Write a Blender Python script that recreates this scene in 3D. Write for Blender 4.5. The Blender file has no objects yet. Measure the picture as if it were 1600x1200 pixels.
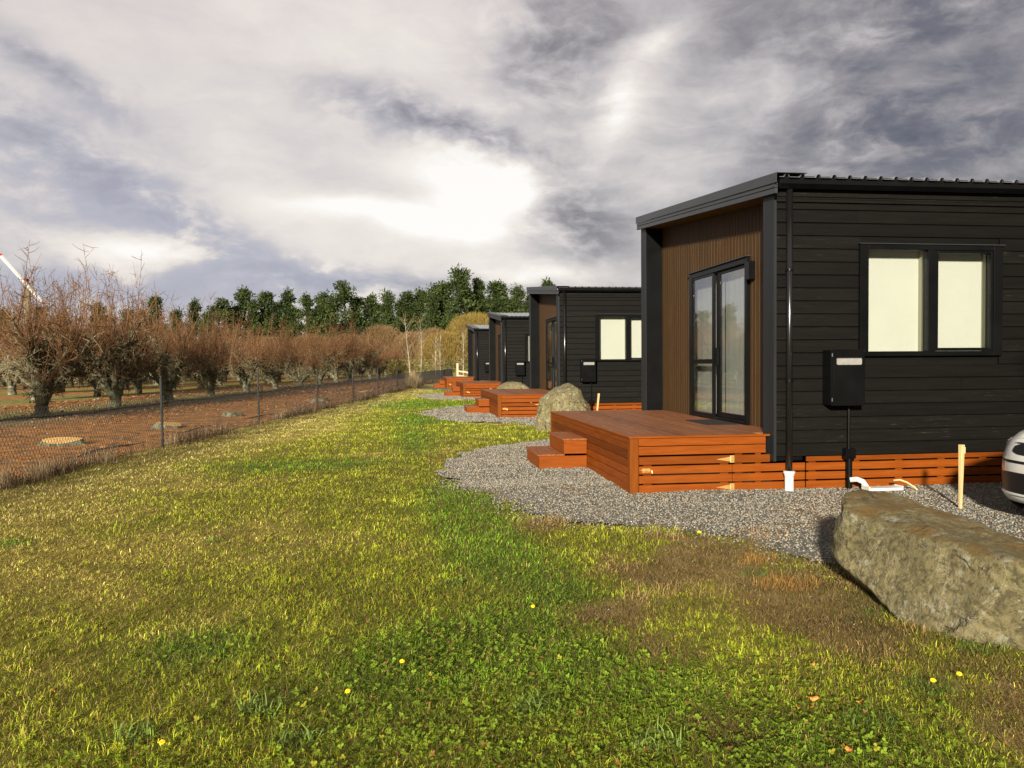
import bpy, bmesh, math, random
import numpy as np
from mathutils import Matrix, Vector
R = math.radians
C = bpy.context.scene.collection
SC = bpy.context.scene
random.seed(7)
RNG = np.random.default_rng(11)

# ------------------------------------------------------------------ camera
YAW, PITCH, ROLL, CAMZ = R(7.6588), R(-1.4697), R(-0.4054), 1.5
cam_d = bpy.data.cameras.new('camera'); cam = bpy.data.objects.new('camera', cam_d); C.objects.link(cam)
_r = Vector((math.cos(YAW), -math.sin(YAW), 0)); _f0 = Vector((math.sin(YAW), math.cos(YAW), 0)); _z = Vector((0, 0, 1))
_f = _f0*math.cos(PITCH)+_z*math.sin(PITCH); _u = -_f0*math.sin(PITCH)+_z*math.cos(PITCH)
_r2 = _r*math.cos(ROLL)+_u*math.sin(ROLL); _u2 = _u*math.cos(ROLL)-_r*math.sin(ROLL)
m = Matrix.Identity(4)
for i in range(3):
    m[i][0], m[i][1], m[i][2] = _r2[i], _u2[i], -_f[i]
m[0][3], m[1][3], m[2][3] = 0, 0, CAMZ
cam.matrix_world = m
cam_d.sensor_width = 36; cam_d.lens = 1250/1600*36
cam_d.clip_start = 0.05; cam_d.clip_end = 3000
SC.camera = cam

# ------------------------------------------------------------------ light
SUN_AZ = 180+22.8          # degrees clockwise from +Y: behind the camera, to its left
SUN_EL = 16.5
EXPO = 1.25
SC.view_settings.view_transform = 'Standard'; SC.view_settings.look = 'None'
SC.view_settings.exposure = EXPO; SC.view_settings.gamma = 1
sun_d = bpy.data.lights.new('sun', 'SUN'); sun = bpy.data.objects.new('sun', sun_d); C.objects.link(sun)
sun_d.energy = 4.5; sun_d.angle = R(3.0); sun_d.color = (1.0, 0.91, 0.77)
_sd = Vector((math.sin(R(SUN_AZ))*math.cos(R(SUN_EL)), math.cos(R(SUN_AZ))*math.cos(R(SUN_EL)), math.sin(R(SUN_EL))))
sun.rotation_euler = _sd.to_track_quat('Z', 'Y').to_euler()
sun.location = (-10, -20, 15)

# ------------------------------------------------------------------ node helper
class N:
    def __init__(s, tree): s.t = tree; tree.nodes.clear()
    def n(s, typ, **kw):
        x = s.t.nodes.new(typ)
        for k, v in kw.items(): setattr(x, k, v)
        return x
    def l(s, a, b): s.t.links.new(a, b)
    def put(s, sock, v):
        if hasattr(v, 'is_output'): s.l(v, sock)
        else: sock.default_value = v
    def math(s, op, a, b=None, c=None, clamp=False):
        x = s.n('ShaderNodeMath', operation=op); x.use_clamp = clamp
        for i, v in enumerate((a, b, c)):
            if v is not None: s.put(x.inputs[i], v)
        return x.outputs[0]
    def vmath(s, op, a, b=None):
        x = s.n('ShaderNodeVectorMath', operation=op)
        s.put(x.inputs[0], a)
        if b is not None: s.put(x.inputs[1], b)
        return x.outputs[0]
    def noise(s, vec, scale, detail=4, rough=.55, dist=0, out=0):
        x = s.n('ShaderNodeTexNoise'); x.inputs['Scale'].default_value = scale
        x.inputs['Detail'].default_value = detail; x.inputs['Roughness'].default_value = rough
        x.inputs['Distortion'].default_value = dist
        if vec is not None: s.l(vec, x.inputs['Vector'])
        return x.outputs[out]
    def ramp(s, fac, stops, mode='LINEAR'):
        x = s.n('ShaderNodeValToRGB'); x.color_ramp.interpolation = mode
        e = x.color_ramp.elements
        while len(e) < len(stops): e.new(0.5)
        for i, (p, c) in enumerate(stops):
            e[i].position = p; e[i].color = (*c, 1) if len(c) == 3 else c
        s.put(x.inputs[0], fac); return x.outputs[0]
    def mix(s, fac, a, b, blend='MIX'):
        x = s.n('ShaderNodeMix', data_type='RGBA', blend_type=blend)
        s.put(x.inputs[0], fac); s.put(x.inputs[6], a); s.put(x.inputs[7], b); return x.outputs[2]

def lin(r, g, b):
    f = lambda c: (c/255/12.92) if c/255 <= .04045 else ((c/255+.055)/1.055)**2.4
    return (f(r), f(g), f(b))

# ------------------------------------------------------------------ sky (world): daylight sky under broken cloud
W = bpy.data.worlds.new('World'); SC.world = W; W.use_nodes = True
g = N(W.node_tree)
tc = g.n('ShaderNodeTexCoord'); sep = g.n('ShaderNodeSeparateXYZ'); g.l(tc.outputs['Generated'], sep.inputs[0])
x_, y_, z_ = sep.outputs
az0 = g.math('MULTIPLY', g.math('ARCTAN2', x_, y_), 57.2958)
el0 = g.math('MULTIPLY', g.math('ARCSINE', z_), 57.2958)
# cloud warp: displace the look-up angles by noise so that every cloud edge is ragged
def comb(a, b, c=0.0):
    x = g.n('ShaderNodeCombineXYZ'); g.put(x.inputs[0], a); g.put(x.inputs[1], b); g.put(x.inputs[2], c); return x.outputs[0]
flat = comb(g.math('MULTIPLY', az0, 0.10), g.math('MULTIPLY', el0, 0.20), 0.0)
wn = g.n('ShaderNodeTexNoise'); wn.inputs['Scale'].default_value = 1.1; wn.inputs['Detail'].default_value = 4; wn.inputs['Roughness'].default_value = .5
g.l(flat, wn.inputs['Vector'])
ws = g.n('ShaderNodeSeparateColor'); g.l(wn.outputs['Color'], ws.inputs[0])
wstr = g.ramp(g.math('DIVIDE', g.math('ADD', az0, 25.0), 65.0), [(0, (.35,)*3), (.4, (.5,)*3), (.55, (.5,)*3), (1, (.5,)*3)])
az = g.math('ADD', az0, g.math('MULTIPLY', g.math('MULTIPLY', g.math('SUBTRACT', ws.outputs[0], .5), 9.0), wstr))
el = g.math('ADD', el0, g.math('MULTIPLY', g.math('MULTIPLY', g.math('SUBTRACT', ws.outputs[1], .5), 6.0), wstr))
# base brightness by azimuth
base = g.ramp(g.math('DIVIDE', g.math('ADD', az0, 180.0), 360.0),
              [(0, (.5,)*3), (.25, (.5,)*3), (.42, (.76,)*3), (.47, (.81,)*3), (.515, (.82,)*3), (.535, (.66,)*3), (.56, (.50,)*3), (.62, (.42,)*3), (.75, (.45,)*3), (1, (.5,)*3)])
SKY = [(6.6, 11.9, 4.2, 2.0, -8, 0.40), (-0.8, 10.2, 7.2, .8, 7, 0.28), (-15.96, 7.07, 5.2, 1.0, 0, 0.22),
       (18.36, 21.3, 2.4, 1.3, -15, 0.34), (15.9, 18.1, 1.3, 2.7, 20, 0.28), (-0.34, 17.0, 5.0, 1.3, 15, -0.26),
       (6.2, 15.4, 4.2, 1.0, 12, -0.26), (-21.5, 17.6, 4.8, .8, 25, -0.20), (-23.4, 12.0, 6.2, 4.0, 25, -0.10),
       (-15.1, 9.6, 11.1, 1.6, 28, -0.26), (-3.1, 5.6, 10.2, 1.0, 2, -0.30), (-20, 4.6, 9, 1.0, 0, -.25), (12.3, 10.2, 3.2, 2.7, 0, -0.30),
       (33.9, 14.0, 8.6, 3.1, 5, -0.26), (22.5, 14.0, 4.0, 2.2, -25, 0.16), (34.0, 21.0, 8.6, 2.4, 0, -0.24),
       (10.5, 21.5, 4.0, 3.5, 0, -0.22), (12.3, 6.1, 5.8, 1.1, 0, 0.26), (24.6, 19.0, 6.2, 1.6, -10, 0.20),
       (17.0, 14.8, 3.2, 2.0, 0, 0.10), (2.5, 14.0, 4.0, 1.2, 8, 0.10), (14.6, 14.2, 1.4, 3.0, 15, .08)]
nb = g.noise(comb(g.math('MULTIPLY', az, 0.16), g.math('MULTIPLY', el, 0.30), 5.1), 1.9, 8, .60)
rag = g.ramp(nb, [(.36, (.12,)*3), (.50, (.9,)*3), (.64, (1.6,)*3)])
v = base
for (a0, e0, ra, re, rot, amp) in SKY:
    c_, s_ = math.cos(R(rot)), math.sin(R(rot))
    da = g.math('SUBTRACT', az, a0); de = g.math('SUBTRACT', e0, el)
    p = g.math('MULTIPLY', g.math('ADD', g.math('MULTIPLY', da, c_), g.math('MULTIPLY', de, s_)), 1/ra)
    q = g.math('MULTIPLY', g.math('SUBTRACT', g.math('MULTIPLY', de, c_), g.math('MULTIPLY', da, s_)), 1/re)
    r2 = g.math('ADD', g.math('MULTIPLY', p, p), g.math('MULTIPLY', q, q))
    gs = g.math('POWER', 2.718, g.math('MULTIPLY', r2, -0.8))
    v = g.math('MULTIPLY_ADD', gs, amp if amp > 0 else g.math('MULTIPLY', rag, amp), v)
n1 = g.noise(comb(g.math('MULTIPLY', az, 0.09), g.math('MULTIPLY', el, 0.17), 3.3), 1.25, 10, .60)
n2 = g.noise(comb(g.math('MULTIPLY', az, 0.10), g.math('MULTIPLY', el, 0.34), 7.7), 2.6, 7, .58)
amp1 = g.ramp(g.math('DIVIDE', g.math('ADD', az0, 25.0), 65.0), [(0, (.22,)*3), (.42, (.28,)*3), (.56, (.70,)*3), (1, (.80,)*3)])
v = g.math('MULTIPLY_ADD', g.math('SUBTRACT', n1, .5), amp1, v)
v = g.math('MULTIPLY_ADD', g.math('SUBTRACT', n2, .5), g.math('MULTIPLY', amp1, .30), v)
col = g.ramp(v, [(0.0, lin(88, 87, 99)), (.22, lin(114, 111, 119)), (.42, lin(155, 149, 151)), (.60, lin(192, 186, 186)), (.76, lin(222, 213, 209)), (.90, lin(246, 238, 230)), (1.0, (1.04, 1.0, .96))])
blue = g.ramp(g.math('DIVIDE', g.math('ADD', az, 25.0), 65.0), [(0, (1, 1, 1)), (.30, (.9,)*3), (.46, (.35,)*3), (.56, (0, 0, 0)), (.9, (0, 0, 0)), (1, (0, 0, 0))])
lowel = g.ramp(g.math('DIVIDE', el, 25.0), [(0, (1, 1, 1)), (.40, (.75,)*3), (.85, (.15,)*3), (1, (0, 0, 0))])
bfac = g.math('MULTIPLY', g.math('MULTIPLY', blue, lowel), g.ramp(v, [(0, (1, 1, 1)), (.62, (.9,)*3), (.82, (0, 0, 0))]))
col = g.mix(bfac, col, (*lin(180, 181, 198), 1))
half = g.mix(1.0, col, (2**-EXPO, 2**-EXPO, 2**-EXPO, 1), 'MULTIPLY')
nish = g.n('ShaderNodeTexSky'); nish.sky_type = 'NISHITA'; nish.sun_disc = False
nish.sun_elevation = R(SUN_EL); nish.sun_rotation = R(SUN_AZ)
b1 = g.n('ShaderNodeBackground'); g.l(nish.outputs[0], b1.inputs[0]); b1.inputs[1].default_value = 0.06
b2 = g.n('ShaderNodeBackground'); g.l(half, b2.inputs[0]); b2.inputs[1].default_value = 1.0
ms = g.n('ShaderNodeMixShader'); ms.inputs[0].default_value = 0.93
g.l(b1.outputs[0], ms.inputs[1]); g.l(b2.outputs[0], ms.inputs[2])
wo = g.n('ShaderNodeOutputWorld'); g.l(ms.outputs[0], wo.inputs[0])

# ------------------------------------------------------------------ object helpers
def link(name, data, parent=None):
    o = bpy.data.objects.new(name, data); C.objects.link(o)
    if parent is not None: o.parent = parent
    return o
def tag(o, label=None, cat=None, group=None, kind=None):
    if label: o['label'] = label
    if cat: o['category'] = cat
    if group: o['group'] = group
    if kind: o['kind'] = kind
    return o
def thing(name, label, cat, loc=(0, 0, 0), group=None, rz=0):
    o = link(name, None); o.location = loc; o.rotation_euler = (0, 0, rz); o.empty_display_size = .2
    return tag(o, label, cat, group)
def copy_tree(o, parent=None):
    c = o.copy(); C.objects.link(c); c.parent = parent
    for ch in list(o.children): copy_tree(ch, c)
    return c

class MB:
    """mesh builder: vertices are given in scene coordinates minus self.o"""
    def __init__(s, o=(0, 0, 0)): s.v = []; s.f = []; s.o = o; s.mi = []; s.cur = 0
    def add(s, vs, fs):
        b = len(s.v); ox, oy, oz = s.o
        s.v += [(a-ox, b_-oy, c-oz) for a, b_, c in vs]
        s.f += [tuple(i+b for i in f) for f in fs]; s.mi += [s.cur]*len(fs); return s
    def box(s, x0, x1, y0, y1, z0, z1):
        return s.add([(x0, y0, z0), (x1, y0, z0), (x1, y1, z0), (x0, y1, z0), (x0, y0, z1), (x1, y0, z1), (x1, y1, z1), (x0, y1, z1)],
                     [(3, 2, 1, 0), (4, 5, 6, 7), (0, 1, 5, 4), (1, 2, 6, 5), (2, 3, 7, 6), (3, 0, 4, 7)])
    def prism(s, poly, ext, axis):
        """poly: list of 2-D points in the plane normal to axis; ext: (a0,a1)"""
        n = len(poly); vs = []
        for a in ext:
            for p in poly:
                vs.append((a, p[0], p[1]) if axis == 'x' else (p[0], a, p[1]) if axis == 'y' else (p[0], p[1], a))
        fs = [tuple(range(n-1, -1, -1)), tuple(range(n, 2*n))]+[(i, (i+1) % n, n+(i+1) % n, n+i) for i in range(n)]
        return s.add(vs, fs)
    def tube(s, pts, rad, sides=6, caps=True):
        pts = [Vector(p) for p in pts]
        if not hasattr(rad, '__len__'): rad = [rad]*len(pts)
        vs = []; fs = []; prev = None
        for i, p in enumerate(pts):
            d = (pts[min(i+1, len(pts)-1)]-pts[max(i-1, 0)])
            d = d.normalized() if d.length > 1e-9 else Vector((0, 0, 1))
            if prev is None:
                prev = d.orthogonal().normalized()
            prev = (prev-d*prev.dot(d)); prev = prev.normalized() if prev.length > 1e-6 else d.orthogonal().normalized()
            q = d.cross(prev)
            for k in range(sides):
                a = 2*math.pi*k/sides
                vs.append(tuple(p+(prev*math.cos(a)+q*math.sin(a))*rad[i]))
        for i in range(len(pts)-1):
            for k in range(sides):
                k2 = (k+1) % sides
                fs.append((i*sides+k, i*sides+k2, (i+1)*sides+k2, (i+1)*sides+k))
        if caps:
            fs.append(tuple(range(sides-1, -1, -1))); fs.append(tuple(range((len(pts)-1)*sides, len(pts)*sides)))
        return s.add(vs, fs)
    def lathe(s, prof, center, axis='z', sides=20):
        vs = []; fs = []; cx, cy, cz = center
        for r, h in prof:
            for k in range(sides):
                a = 2*math.pi*k/sides; u, w = r*math.cos(a), r*math.sin(a)
                vs.append((cx+u, cy+w, cz+h) if axis == 'z' else (cx+u, cy+h, cz+w) if axis == 'y' else (cx+h, cy+u, cz+w))
        for i in range(len(prof)-1):
            for k in range(sides):
                k2 = (k+1) % sides
                fs.append((i*sides+k, i*sides+k2, (i+1)*sides+k2, (i+1)*sides+k))
        return s.add(vs, fs)
    def mesh(s, name):
        me = bpy.data.meshes.new(name); me.from_pydata(s.v, [], s.f); me.update(); return me
    def build(s, name, mat, parent=None, bevel=0, smooth=False):
        me = s.mesh(name)
        if bevel:
            bm = bmesh.new(); bm.from_mesh(me)
            ed = [e for e in bm.edges if len(e.link_faces) == 2 and e.calc_face_angle(0) > .6]
            bmesh.ops.bevel(bm, geom=ed, offset=bevel, segments=1, affect='EDGES', profile=.5)
            bm.normal_update(); bm.to_mesh(me); bm.free()
        if smooth:
            me.polygons.foreach_set('use_smooth', [True]*len(me.polygons))
        for mm in (mat if isinstance(mat, (list, tuple)) else [mat]): me.materials.append(mm)
        if isinstance(mat, (list, tuple)) and not bevel: me.polygons.foreach_set('material_index', s.mi)
        o = link(name, me, parent)
        return o
def np_mesh(name, verts, loops, sizes, mat, col=None, smooth=False):
    """fast mesh from numpy: verts (n,3), loops flat int, sizes per face"""
    me = bpy.data.meshes.new(name)
    verts = np.ascontiguousarray(verts, np.float32); loops = np.ascontiguousarray(loops, np.int32); sizes = np.ascontiguousarray(sizes, np.int32)
    me.vertices.add(len(verts)); me.vertices.foreach_set('co', verts.ravel())
    me.loops.add(len(loops)); me.loops.foreach_set('vertex_index', loops)
    me.polygons.add(len(sizes)); st = np.zeros(len(sizes), np.int32); st[1:] = np.cumsum(sizes)[:-1]
    me.polygons.foreach_set('loop_start', st); me.polygons.foreach_set('loop_total', sizes)
    if smooth: me.polygons.foreach_set('use_smooth', np.ones(len(sizes), bool))
    me.update(calc_edges=True)
    if col is not None:
        a = me.color_attributes.new('Col', 'FLOAT_COLOR', 'POINT')
        c4 = np.ones((len(verts), 4), np.float32); c4[:, :3] = col
        a.data.foreach_set('color', c4.ravel())
    me.materials.append(mat); me.validate()
    return me

# numpy value noise
def _hash(ix, iy, iz, seed):
    h = (ix*374761393+iy*668265263+iz*2147483647+seed*974634777) & 0xffffffff
    h = ((h ^ (h >> 13))*1274126177) & 0xffffffff
    return ((h ^ (h >> 16)) & 0xffff)/65535.0
def vnoise(x, y, z=0.0, seed=0):
    x = np.asarray(x, float); y = np.asarray(y, float); z = np.zeros_like(x)+z
    ix, iy, iz = [np.floor(a).astype(np.int64) for a in (x, y, z)]
    fx, fy, fz = x-ix, y-iy, z-iz
    fx, fy, fz = [a*a*(3-2*a) for a in (fx, fy, fz)]
    r = 0
    for dx in (0, 1):
        for dy in (0, 1):
            for dz in (0, 1):
                r = r+_hash(ix+dx, iy+dy, iz+dz, seed)*(fx if dx else 1-fx)*(fy if dy else 1-fy)*(fz if dz else 1-fz)
    return r
def fbm(x, y, z=0.0, seed=0, oct=4, gain=.5):
    t = 0; a = 1; n = 0; f = 1
    for o in range(oct):
        t = t+a*vnoise(np.asarray(x)*f, np.asarray(y)*f, np.asarray(z)*f, seed+o*17); n += a; a *= gain; f *= 2.03
    return t/n

# ------------------------------------------------------------------ materials
def mat(name, c1, c2=None, c3rand=False, scale=6.0, rough=.7, bump=0.0, bscale=60.0, metal=0.0, spec=.2, stretch=(1, 1, 1), detail=5, contrast=(.35, .65), rvar=0.0, coat=0.0, dist=0.02, c3=None, s3=20, t3=(.55, .7), rand=0.0):
    M = bpy.data.materials.new(name); M.use_nodes = True; k = N(M.node_tree)
    t = k.n('ShaderNodeTexCoord'); mp = k.n('ShaderNodeMapping'); k.l(t.outputs['Object'], mp.inputs[0]); mp.inputs['Scale'].default_value = stretch
    vec = mp.outputs[0]
    b = k.n('ShaderNodeBsdfPrincipled'); b.inputs['Metallic'].default_value = metal; b.inputs['Specular IOR Level'].default_value = spec
    b.inputs['Coat Weight'].default_value = coat
    nz = k.noise(vec, scale, detail, .6)
    if c2 is not None:
        cc = k.ramp(nz, [(contrast[0], c1), (contrast[1], c2)])
    else: cc = (*c1, 1)
    if c3 is not None:
        f = k.ramp(k.noise(vec, s3, 6, .65), [(t3[0], (0, 0, 0)), (t3[1], (1, 1, 1))])
        if c3rand:
            gi = k.n('ShaderNodeNewGeometry'); f = k.math('MULTIPLY', f, k.ramp(gi.outputs['Random Per Island'], [(.5, (.12,)*3), (.75, (.5,)*3), (.95, (1, 1, 1))]))
        cc = k.mix(f, cc, (*c3, 1))
    if rand:
        geo = k.n('ShaderNodeNewGeometry'); vv = k.math('MULTIPLY_ADD', geo.outputs['Random Per Island'], 2*rand, 1-rand)
        hs = k.n('ShaderNodeHueSaturation'); k.put(hs.inputs['Color'], cc); k.l(vv, hs.inputs['Value']); cc = hs.outputs[0]
    k.put(b.inputs['Base Color'], cc)
    if rvar:
        k.l(k.math('MULTIPLY_ADD', nz, rvar, rough-rvar/2), b.inputs['Roughness'])
    else: b.inputs['Roughness'].default_value = rough
    if bump:
        bn = k.n('ShaderNodeBump'); bn.inputs['Strength'].default_value = bump; bn.inputs['Distance'].default_value = dist
        k.l(k.noise(vec, bscale, 6, .6), bn.inputs['Height']); k.l(bn.outputs[0], b.inputs['Normal'])
    o = k.n('ShaderNodeOutputMaterial'); k.l(b.outputs[0], o.inputs[0])
    return M
def attr_mat(name, rough=.8, trans=0.0, spec=.2, bump=0.0, bscale=60, dist=.01, var=0.0):
    M = bpy.data.materials.new(name); M.use_nodes = True; k = N(M.node_tree)
    a = k.n('ShaderNodeAttribute'); a.attribute_name = 'Col'
    b = k.n('ShaderNodeBsdfPrincipled'); b.inputs['Roughness'].default_value = rough; b.inputs['Specular IOR Level'].default_value = spec
    cc = a.outputs['Color']
    t = k.n('ShaderNodeTexCoord')
    if var:
        nz = k.noise(t.outputs['Object'], bscale, 5, .65)
        f = k.math('MULTIPLY_ADD', nz, 2*var, 1-var)
        hs = k.n('ShaderNodeHueSaturation'); k.l(cc, hs.inputs['Color']); k.l(f, hs.inputs['Value']); cc = hs.outputs[0]
    k.l(cc, b.inputs['Base Color'])
    if bump:
        bn = k.n('ShaderNodeBump'); bn.inputs['Strength'].default_value = bump; bn.inputs['Distance'].default_value = dist
        k.l(k.noise(t.outputs['Object'], bscale, 6, .65), bn.inputs['Height']); k.l(bn.outputs[0], b.inputs['Normal'])
    o = k.n('ShaderNodeOutputMaterial')
    if trans:
        tr = k.n('ShaderNodeBsdfTranslucent'); k.l(cc, tr.inputs[0]); mx = k.n('ShaderNodeMixShader'); mx.inputs[0].default_value = trans
        k.l(b.outputs[0], mx.inputs[1]); k.l(tr.outputs[0], mx.inputs[2]); k.l(mx.outputs[0], o.inputs[0])
    else: k.l(b.outputs[0], o.inputs[0])
    return M
def glass_mat(name, tint=(.96, .97, .95), rough=.02):
    M = bpy.data.materials.new(name); M.use_nodes = True; k = N(M.node_tree)
    tr = k.n('ShaderNodeBsdfTransparent'); tr.inputs[0].default_value = (*tint, 1)
    gl = k.n('ShaderNodeBsdfGlossy'); gl.inputs['Roughness'].default_value = rough
    fr = k.n('ShaderNodeLayerWeight'); fr.inputs[0].default_value = .5
    f2 = k.math('MULTIPLY_ADD', k.math('POWER', fr.outputs['Facing'], 3.6), 1.3, .06, clamp=True)
    mx = k.n('ShaderNodeMixShader'); k.l(f2, mx.inputs[0]); k.l(tr.outputs[0], mx.inputs[1]); k.l(gl.outputs[0], mx.inputs[2])
    o = k.n('ShaderNodeOutputMaterial'); k.l(mx.outputs[0], o.inputs[0]); return M

M_board = mat('black_stained_timber', (.0024, .0023, .0018), (.0052, .0048, .0035), scale=3.0, rough=.55, bump=.5, bscale=30, stretch=(.6, 8, 9), contrast=(.3, .72), spec=.10, c3rand=True, c3=(.050, .044, .032), s3=7, t3=(.62, .80), dist=.006, rand=.25)
M_black = mat('black_powdercoat', (.0026, .0028, .0028), (.0042, .0045, .0045), scale=3, rough=.3, spec=.13, bump=.05, bscale=80)
M_gloss = mat('gloss_black_steel', (.006, .006, .006), rough=.22, spec=.6)
M_fascia = mat('dark_grey_steel', (.017, .020, .022), (.026, .030, .033), scale=2, rough=.4, stretch=(1, .3, 3), metal=.0, spec=.4)
M_post = mat('charcoal_cladding_trim', (.010, .0118, .013), (.0145, .0165, .018), scale=2, rough=.5, stretch=(3, 3, .4))
M_roof = mat('charcoal_roofing_steel', (.10, .105, .11), (.15, .155, .16), scale=2.5, rough=.28, spec=1.0)
M_brown = mat('brown_stained_panel', (.037, .0182, .0048), (.056, .0285, .0080), scale=4, rough=.62, bump=.25, bscale=40, stretch=(9, 9, .5), rand=.12)
M_soffit = mat('brown_soffit_timber', (.10, .055, .014), (.13, .072, .02), scale=5, rough=.6, stretch=(1, .5, 1))
M_stain = mat('orange_stained_pine', (.105, .0235, .0024), (.175, .043, .0048), scale=3.5, spec=.07, rough=.5, bump=.18, bscale=40, stretch=(.8, .8, 9), contrast=(.25, .75), rand=.3, c3=(.085, .019, .004), s3=7, t3=(.6, .8))
M_stainv = mat('orange_stained_post', (.11, .027, .003), (.165, .045, .0052), scale=3.5, spec=.07, rough=.5, bump=.18, bscale=40, stretch=(8, 8, .6), contrast=(.25, .75))
M_deck = mat('brown_stained_decking', (.140, .056, .024), (.205, .088, .040), scale=3.5, spec=.07, rough=.55, bump=.2, bscale=40, stretch=(9, .6, 4), rand=.14)
M_tread = mat('brown_stained_tread', (.145, .046, .014), (.215, .076, .024), scale=3.5, spec=.07, rough=.5, bump=.2, bscale=40, stretch=(9, .8, 4), rand=.15)
M_glass = glass_mat('window_glass')
M_blind = mat('cream_roller_blind', (.41, .415, .375), (.425, .43, .385), scale=3, rough=.8, bump=.05, bscale=300)
M_liner = mat('cream_window_liner', (.30, .29, .22), rough=.6)
M_curt = mat('grey_green_curtain', (.44, .47, .44), (.49, .52, .49), scale=5, rough=.85, stretch=(6, 6, .3))
M_pvc = mat('white_pvc', (.50, .48, .43), (.56, .54, .49), scale=6, rough=.4, c3=(.45, .40, .3), s3=9, t3=(.62, .8))
M_brass = mat('zinc_yellow_hinge', (.55, .33, .10), (.68, .45, .16), scale=18, rough=.4, metal=.7)
M_slot = mat('pale_meter_window', (.19, .185, .17), (.23, .22, .205), scale=30, rough=.3)
M_mat = mat('black_rubber_mat', (.012, .011, .010), (.022, .02, .018), scale=40, rough=.9, bump=.5, bscale=300)
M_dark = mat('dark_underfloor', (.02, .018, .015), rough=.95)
M_peg = mat('pale_pine_peg', (.42, .30, .13), (.52, .39, .19), scale=5, rough=.6, stretch=(9, 9, .7))
M_paint = mat('white_car_paint', (.46, .455, .43), (.48, .475, .45), scale=3, rough=.28, coat=.7)
M_tyre = mat('tyre_rubber', (.015, .015, .015), rough=.8)
M_rim = mat('alloy_rim', (.55, .55, .56), rough=.3, metal=.9)
M_carblack = mat('black_car_trim', (.008, .008, .009), rough=.35)
M_carglass = mat('dark_car_glass', (.01, .012, .013), rough=.05, spec=.8)
M_chrome = mat('chrome', (.8, .8, .8), rough=.12, metal=1)
M_lamp = mat('headlight_lens', (.35, .36, .38), rough=.08, spec=.8, coat=.5)
M_wire = mat('dark_fence_wire', (.05, .05, .047), rough=.6, metal=.2)
M_fpost = mat('dark_steel_fence_post', (.022, .023, .022), (.035, .035, .033), scale=10, rough=.55)
M_bark = mat('lichen_grey_bark', (.045, .042, .024), (.20, .195, .12), scale=9, rough=.9, bump=.9, bscale=35, contrast=(.34, .66), c3=(.030, .026, .018), s3=13, t3=(.55, .68), dist=.03)
M_twig = mat('red_brown_twigs', (.080, .042, .020), (.152, .082, .039), scale=1.6, spec=.05, rough=.7, rand=.35)
M_spur = mat('grey_brown_spurs', (.095, .080, .042), (.20, .175, .10), scale=3, rough=.85, rand=.35)
M_pine = mat('pine_needles', (.017, .029, .006), (.048, .067, .015), scale=.35, rough=.75, contrast=(.35, .65), rand=.45)
M_pinebark = mat('pine_bark', (.045, .033, .022), (.09, .07, .05), scale=3, rough=.9)
M_willow = mat('yellow_willow_twigs', (.155, .105, .024), (.23, .165, .042), scale=.5, rough=.7, rand=.35)
M_bare = mat('brown_bare_twigs', (.13, .075, .034), (.23, .145, .065), scale=.4, rough=.8, rand=.35)
M_pale = mat('pale_birch_bark', (.21, .19, .125), (.33, .30, .205), scale=4, rough=.8, stretch=(1, 1, 4), c3=(.12, .10, .07), s3=6, t3=(.66, .78))
M_hedge = mat('olive_hedge_leaves', (.085, .075, .022), (.19, .155, .05), scale=.6, rough=.8, rand=.4)
M_timber = mat('weathered_pale_timber', (.38, .31, .2), (.5, .42, .28), scale=4, rough=.8, stretch=(6, 6, .7))
M_sawn = mat('fresh_sawn_wood', (.44, .25, .07), (.55, .36, .13), scale=9, rough=.75, c3=(.4, .2, .06), s3=5, t3=(.6, .75))
M_hose = mat('black_polythene_hose', (.014, .014, .014), rough=.5)
M_red = mat('red_paint', (.45, .04, .03), rough=.5)
M_white = mat('white_paint', (.5, .49, .475), rough=.5)
M_pole = mat('grey_green_pole', (.12, .12, .08), (.19, .185, .12), scale=2, rough=.7)
M_petal = mat('yellow_petals', (.80, .55, .02), rough=.6)
M_stem = mat('green_stem', (.08, .14, .03), rough=.6)
M_leafo = mat('orange_dead_leaf', (.45, .13, .03), (.58, .22, .05), scale=60, rough=.6)
M_grass = attr_mat('grass_blades', rough=.7, trans=.3, spec=.12)
M_turf = attr_mat('turf_soil', rough=.95, bump=.8, bscale=70, dist=.02, var=.45)
M_stone = attr_mat('gravel_stones', rough=.85, spec=.25)
M_litter = attr_mat('dead_leaf_litter', rough=.85, trans=.1, spec=.2)

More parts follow.
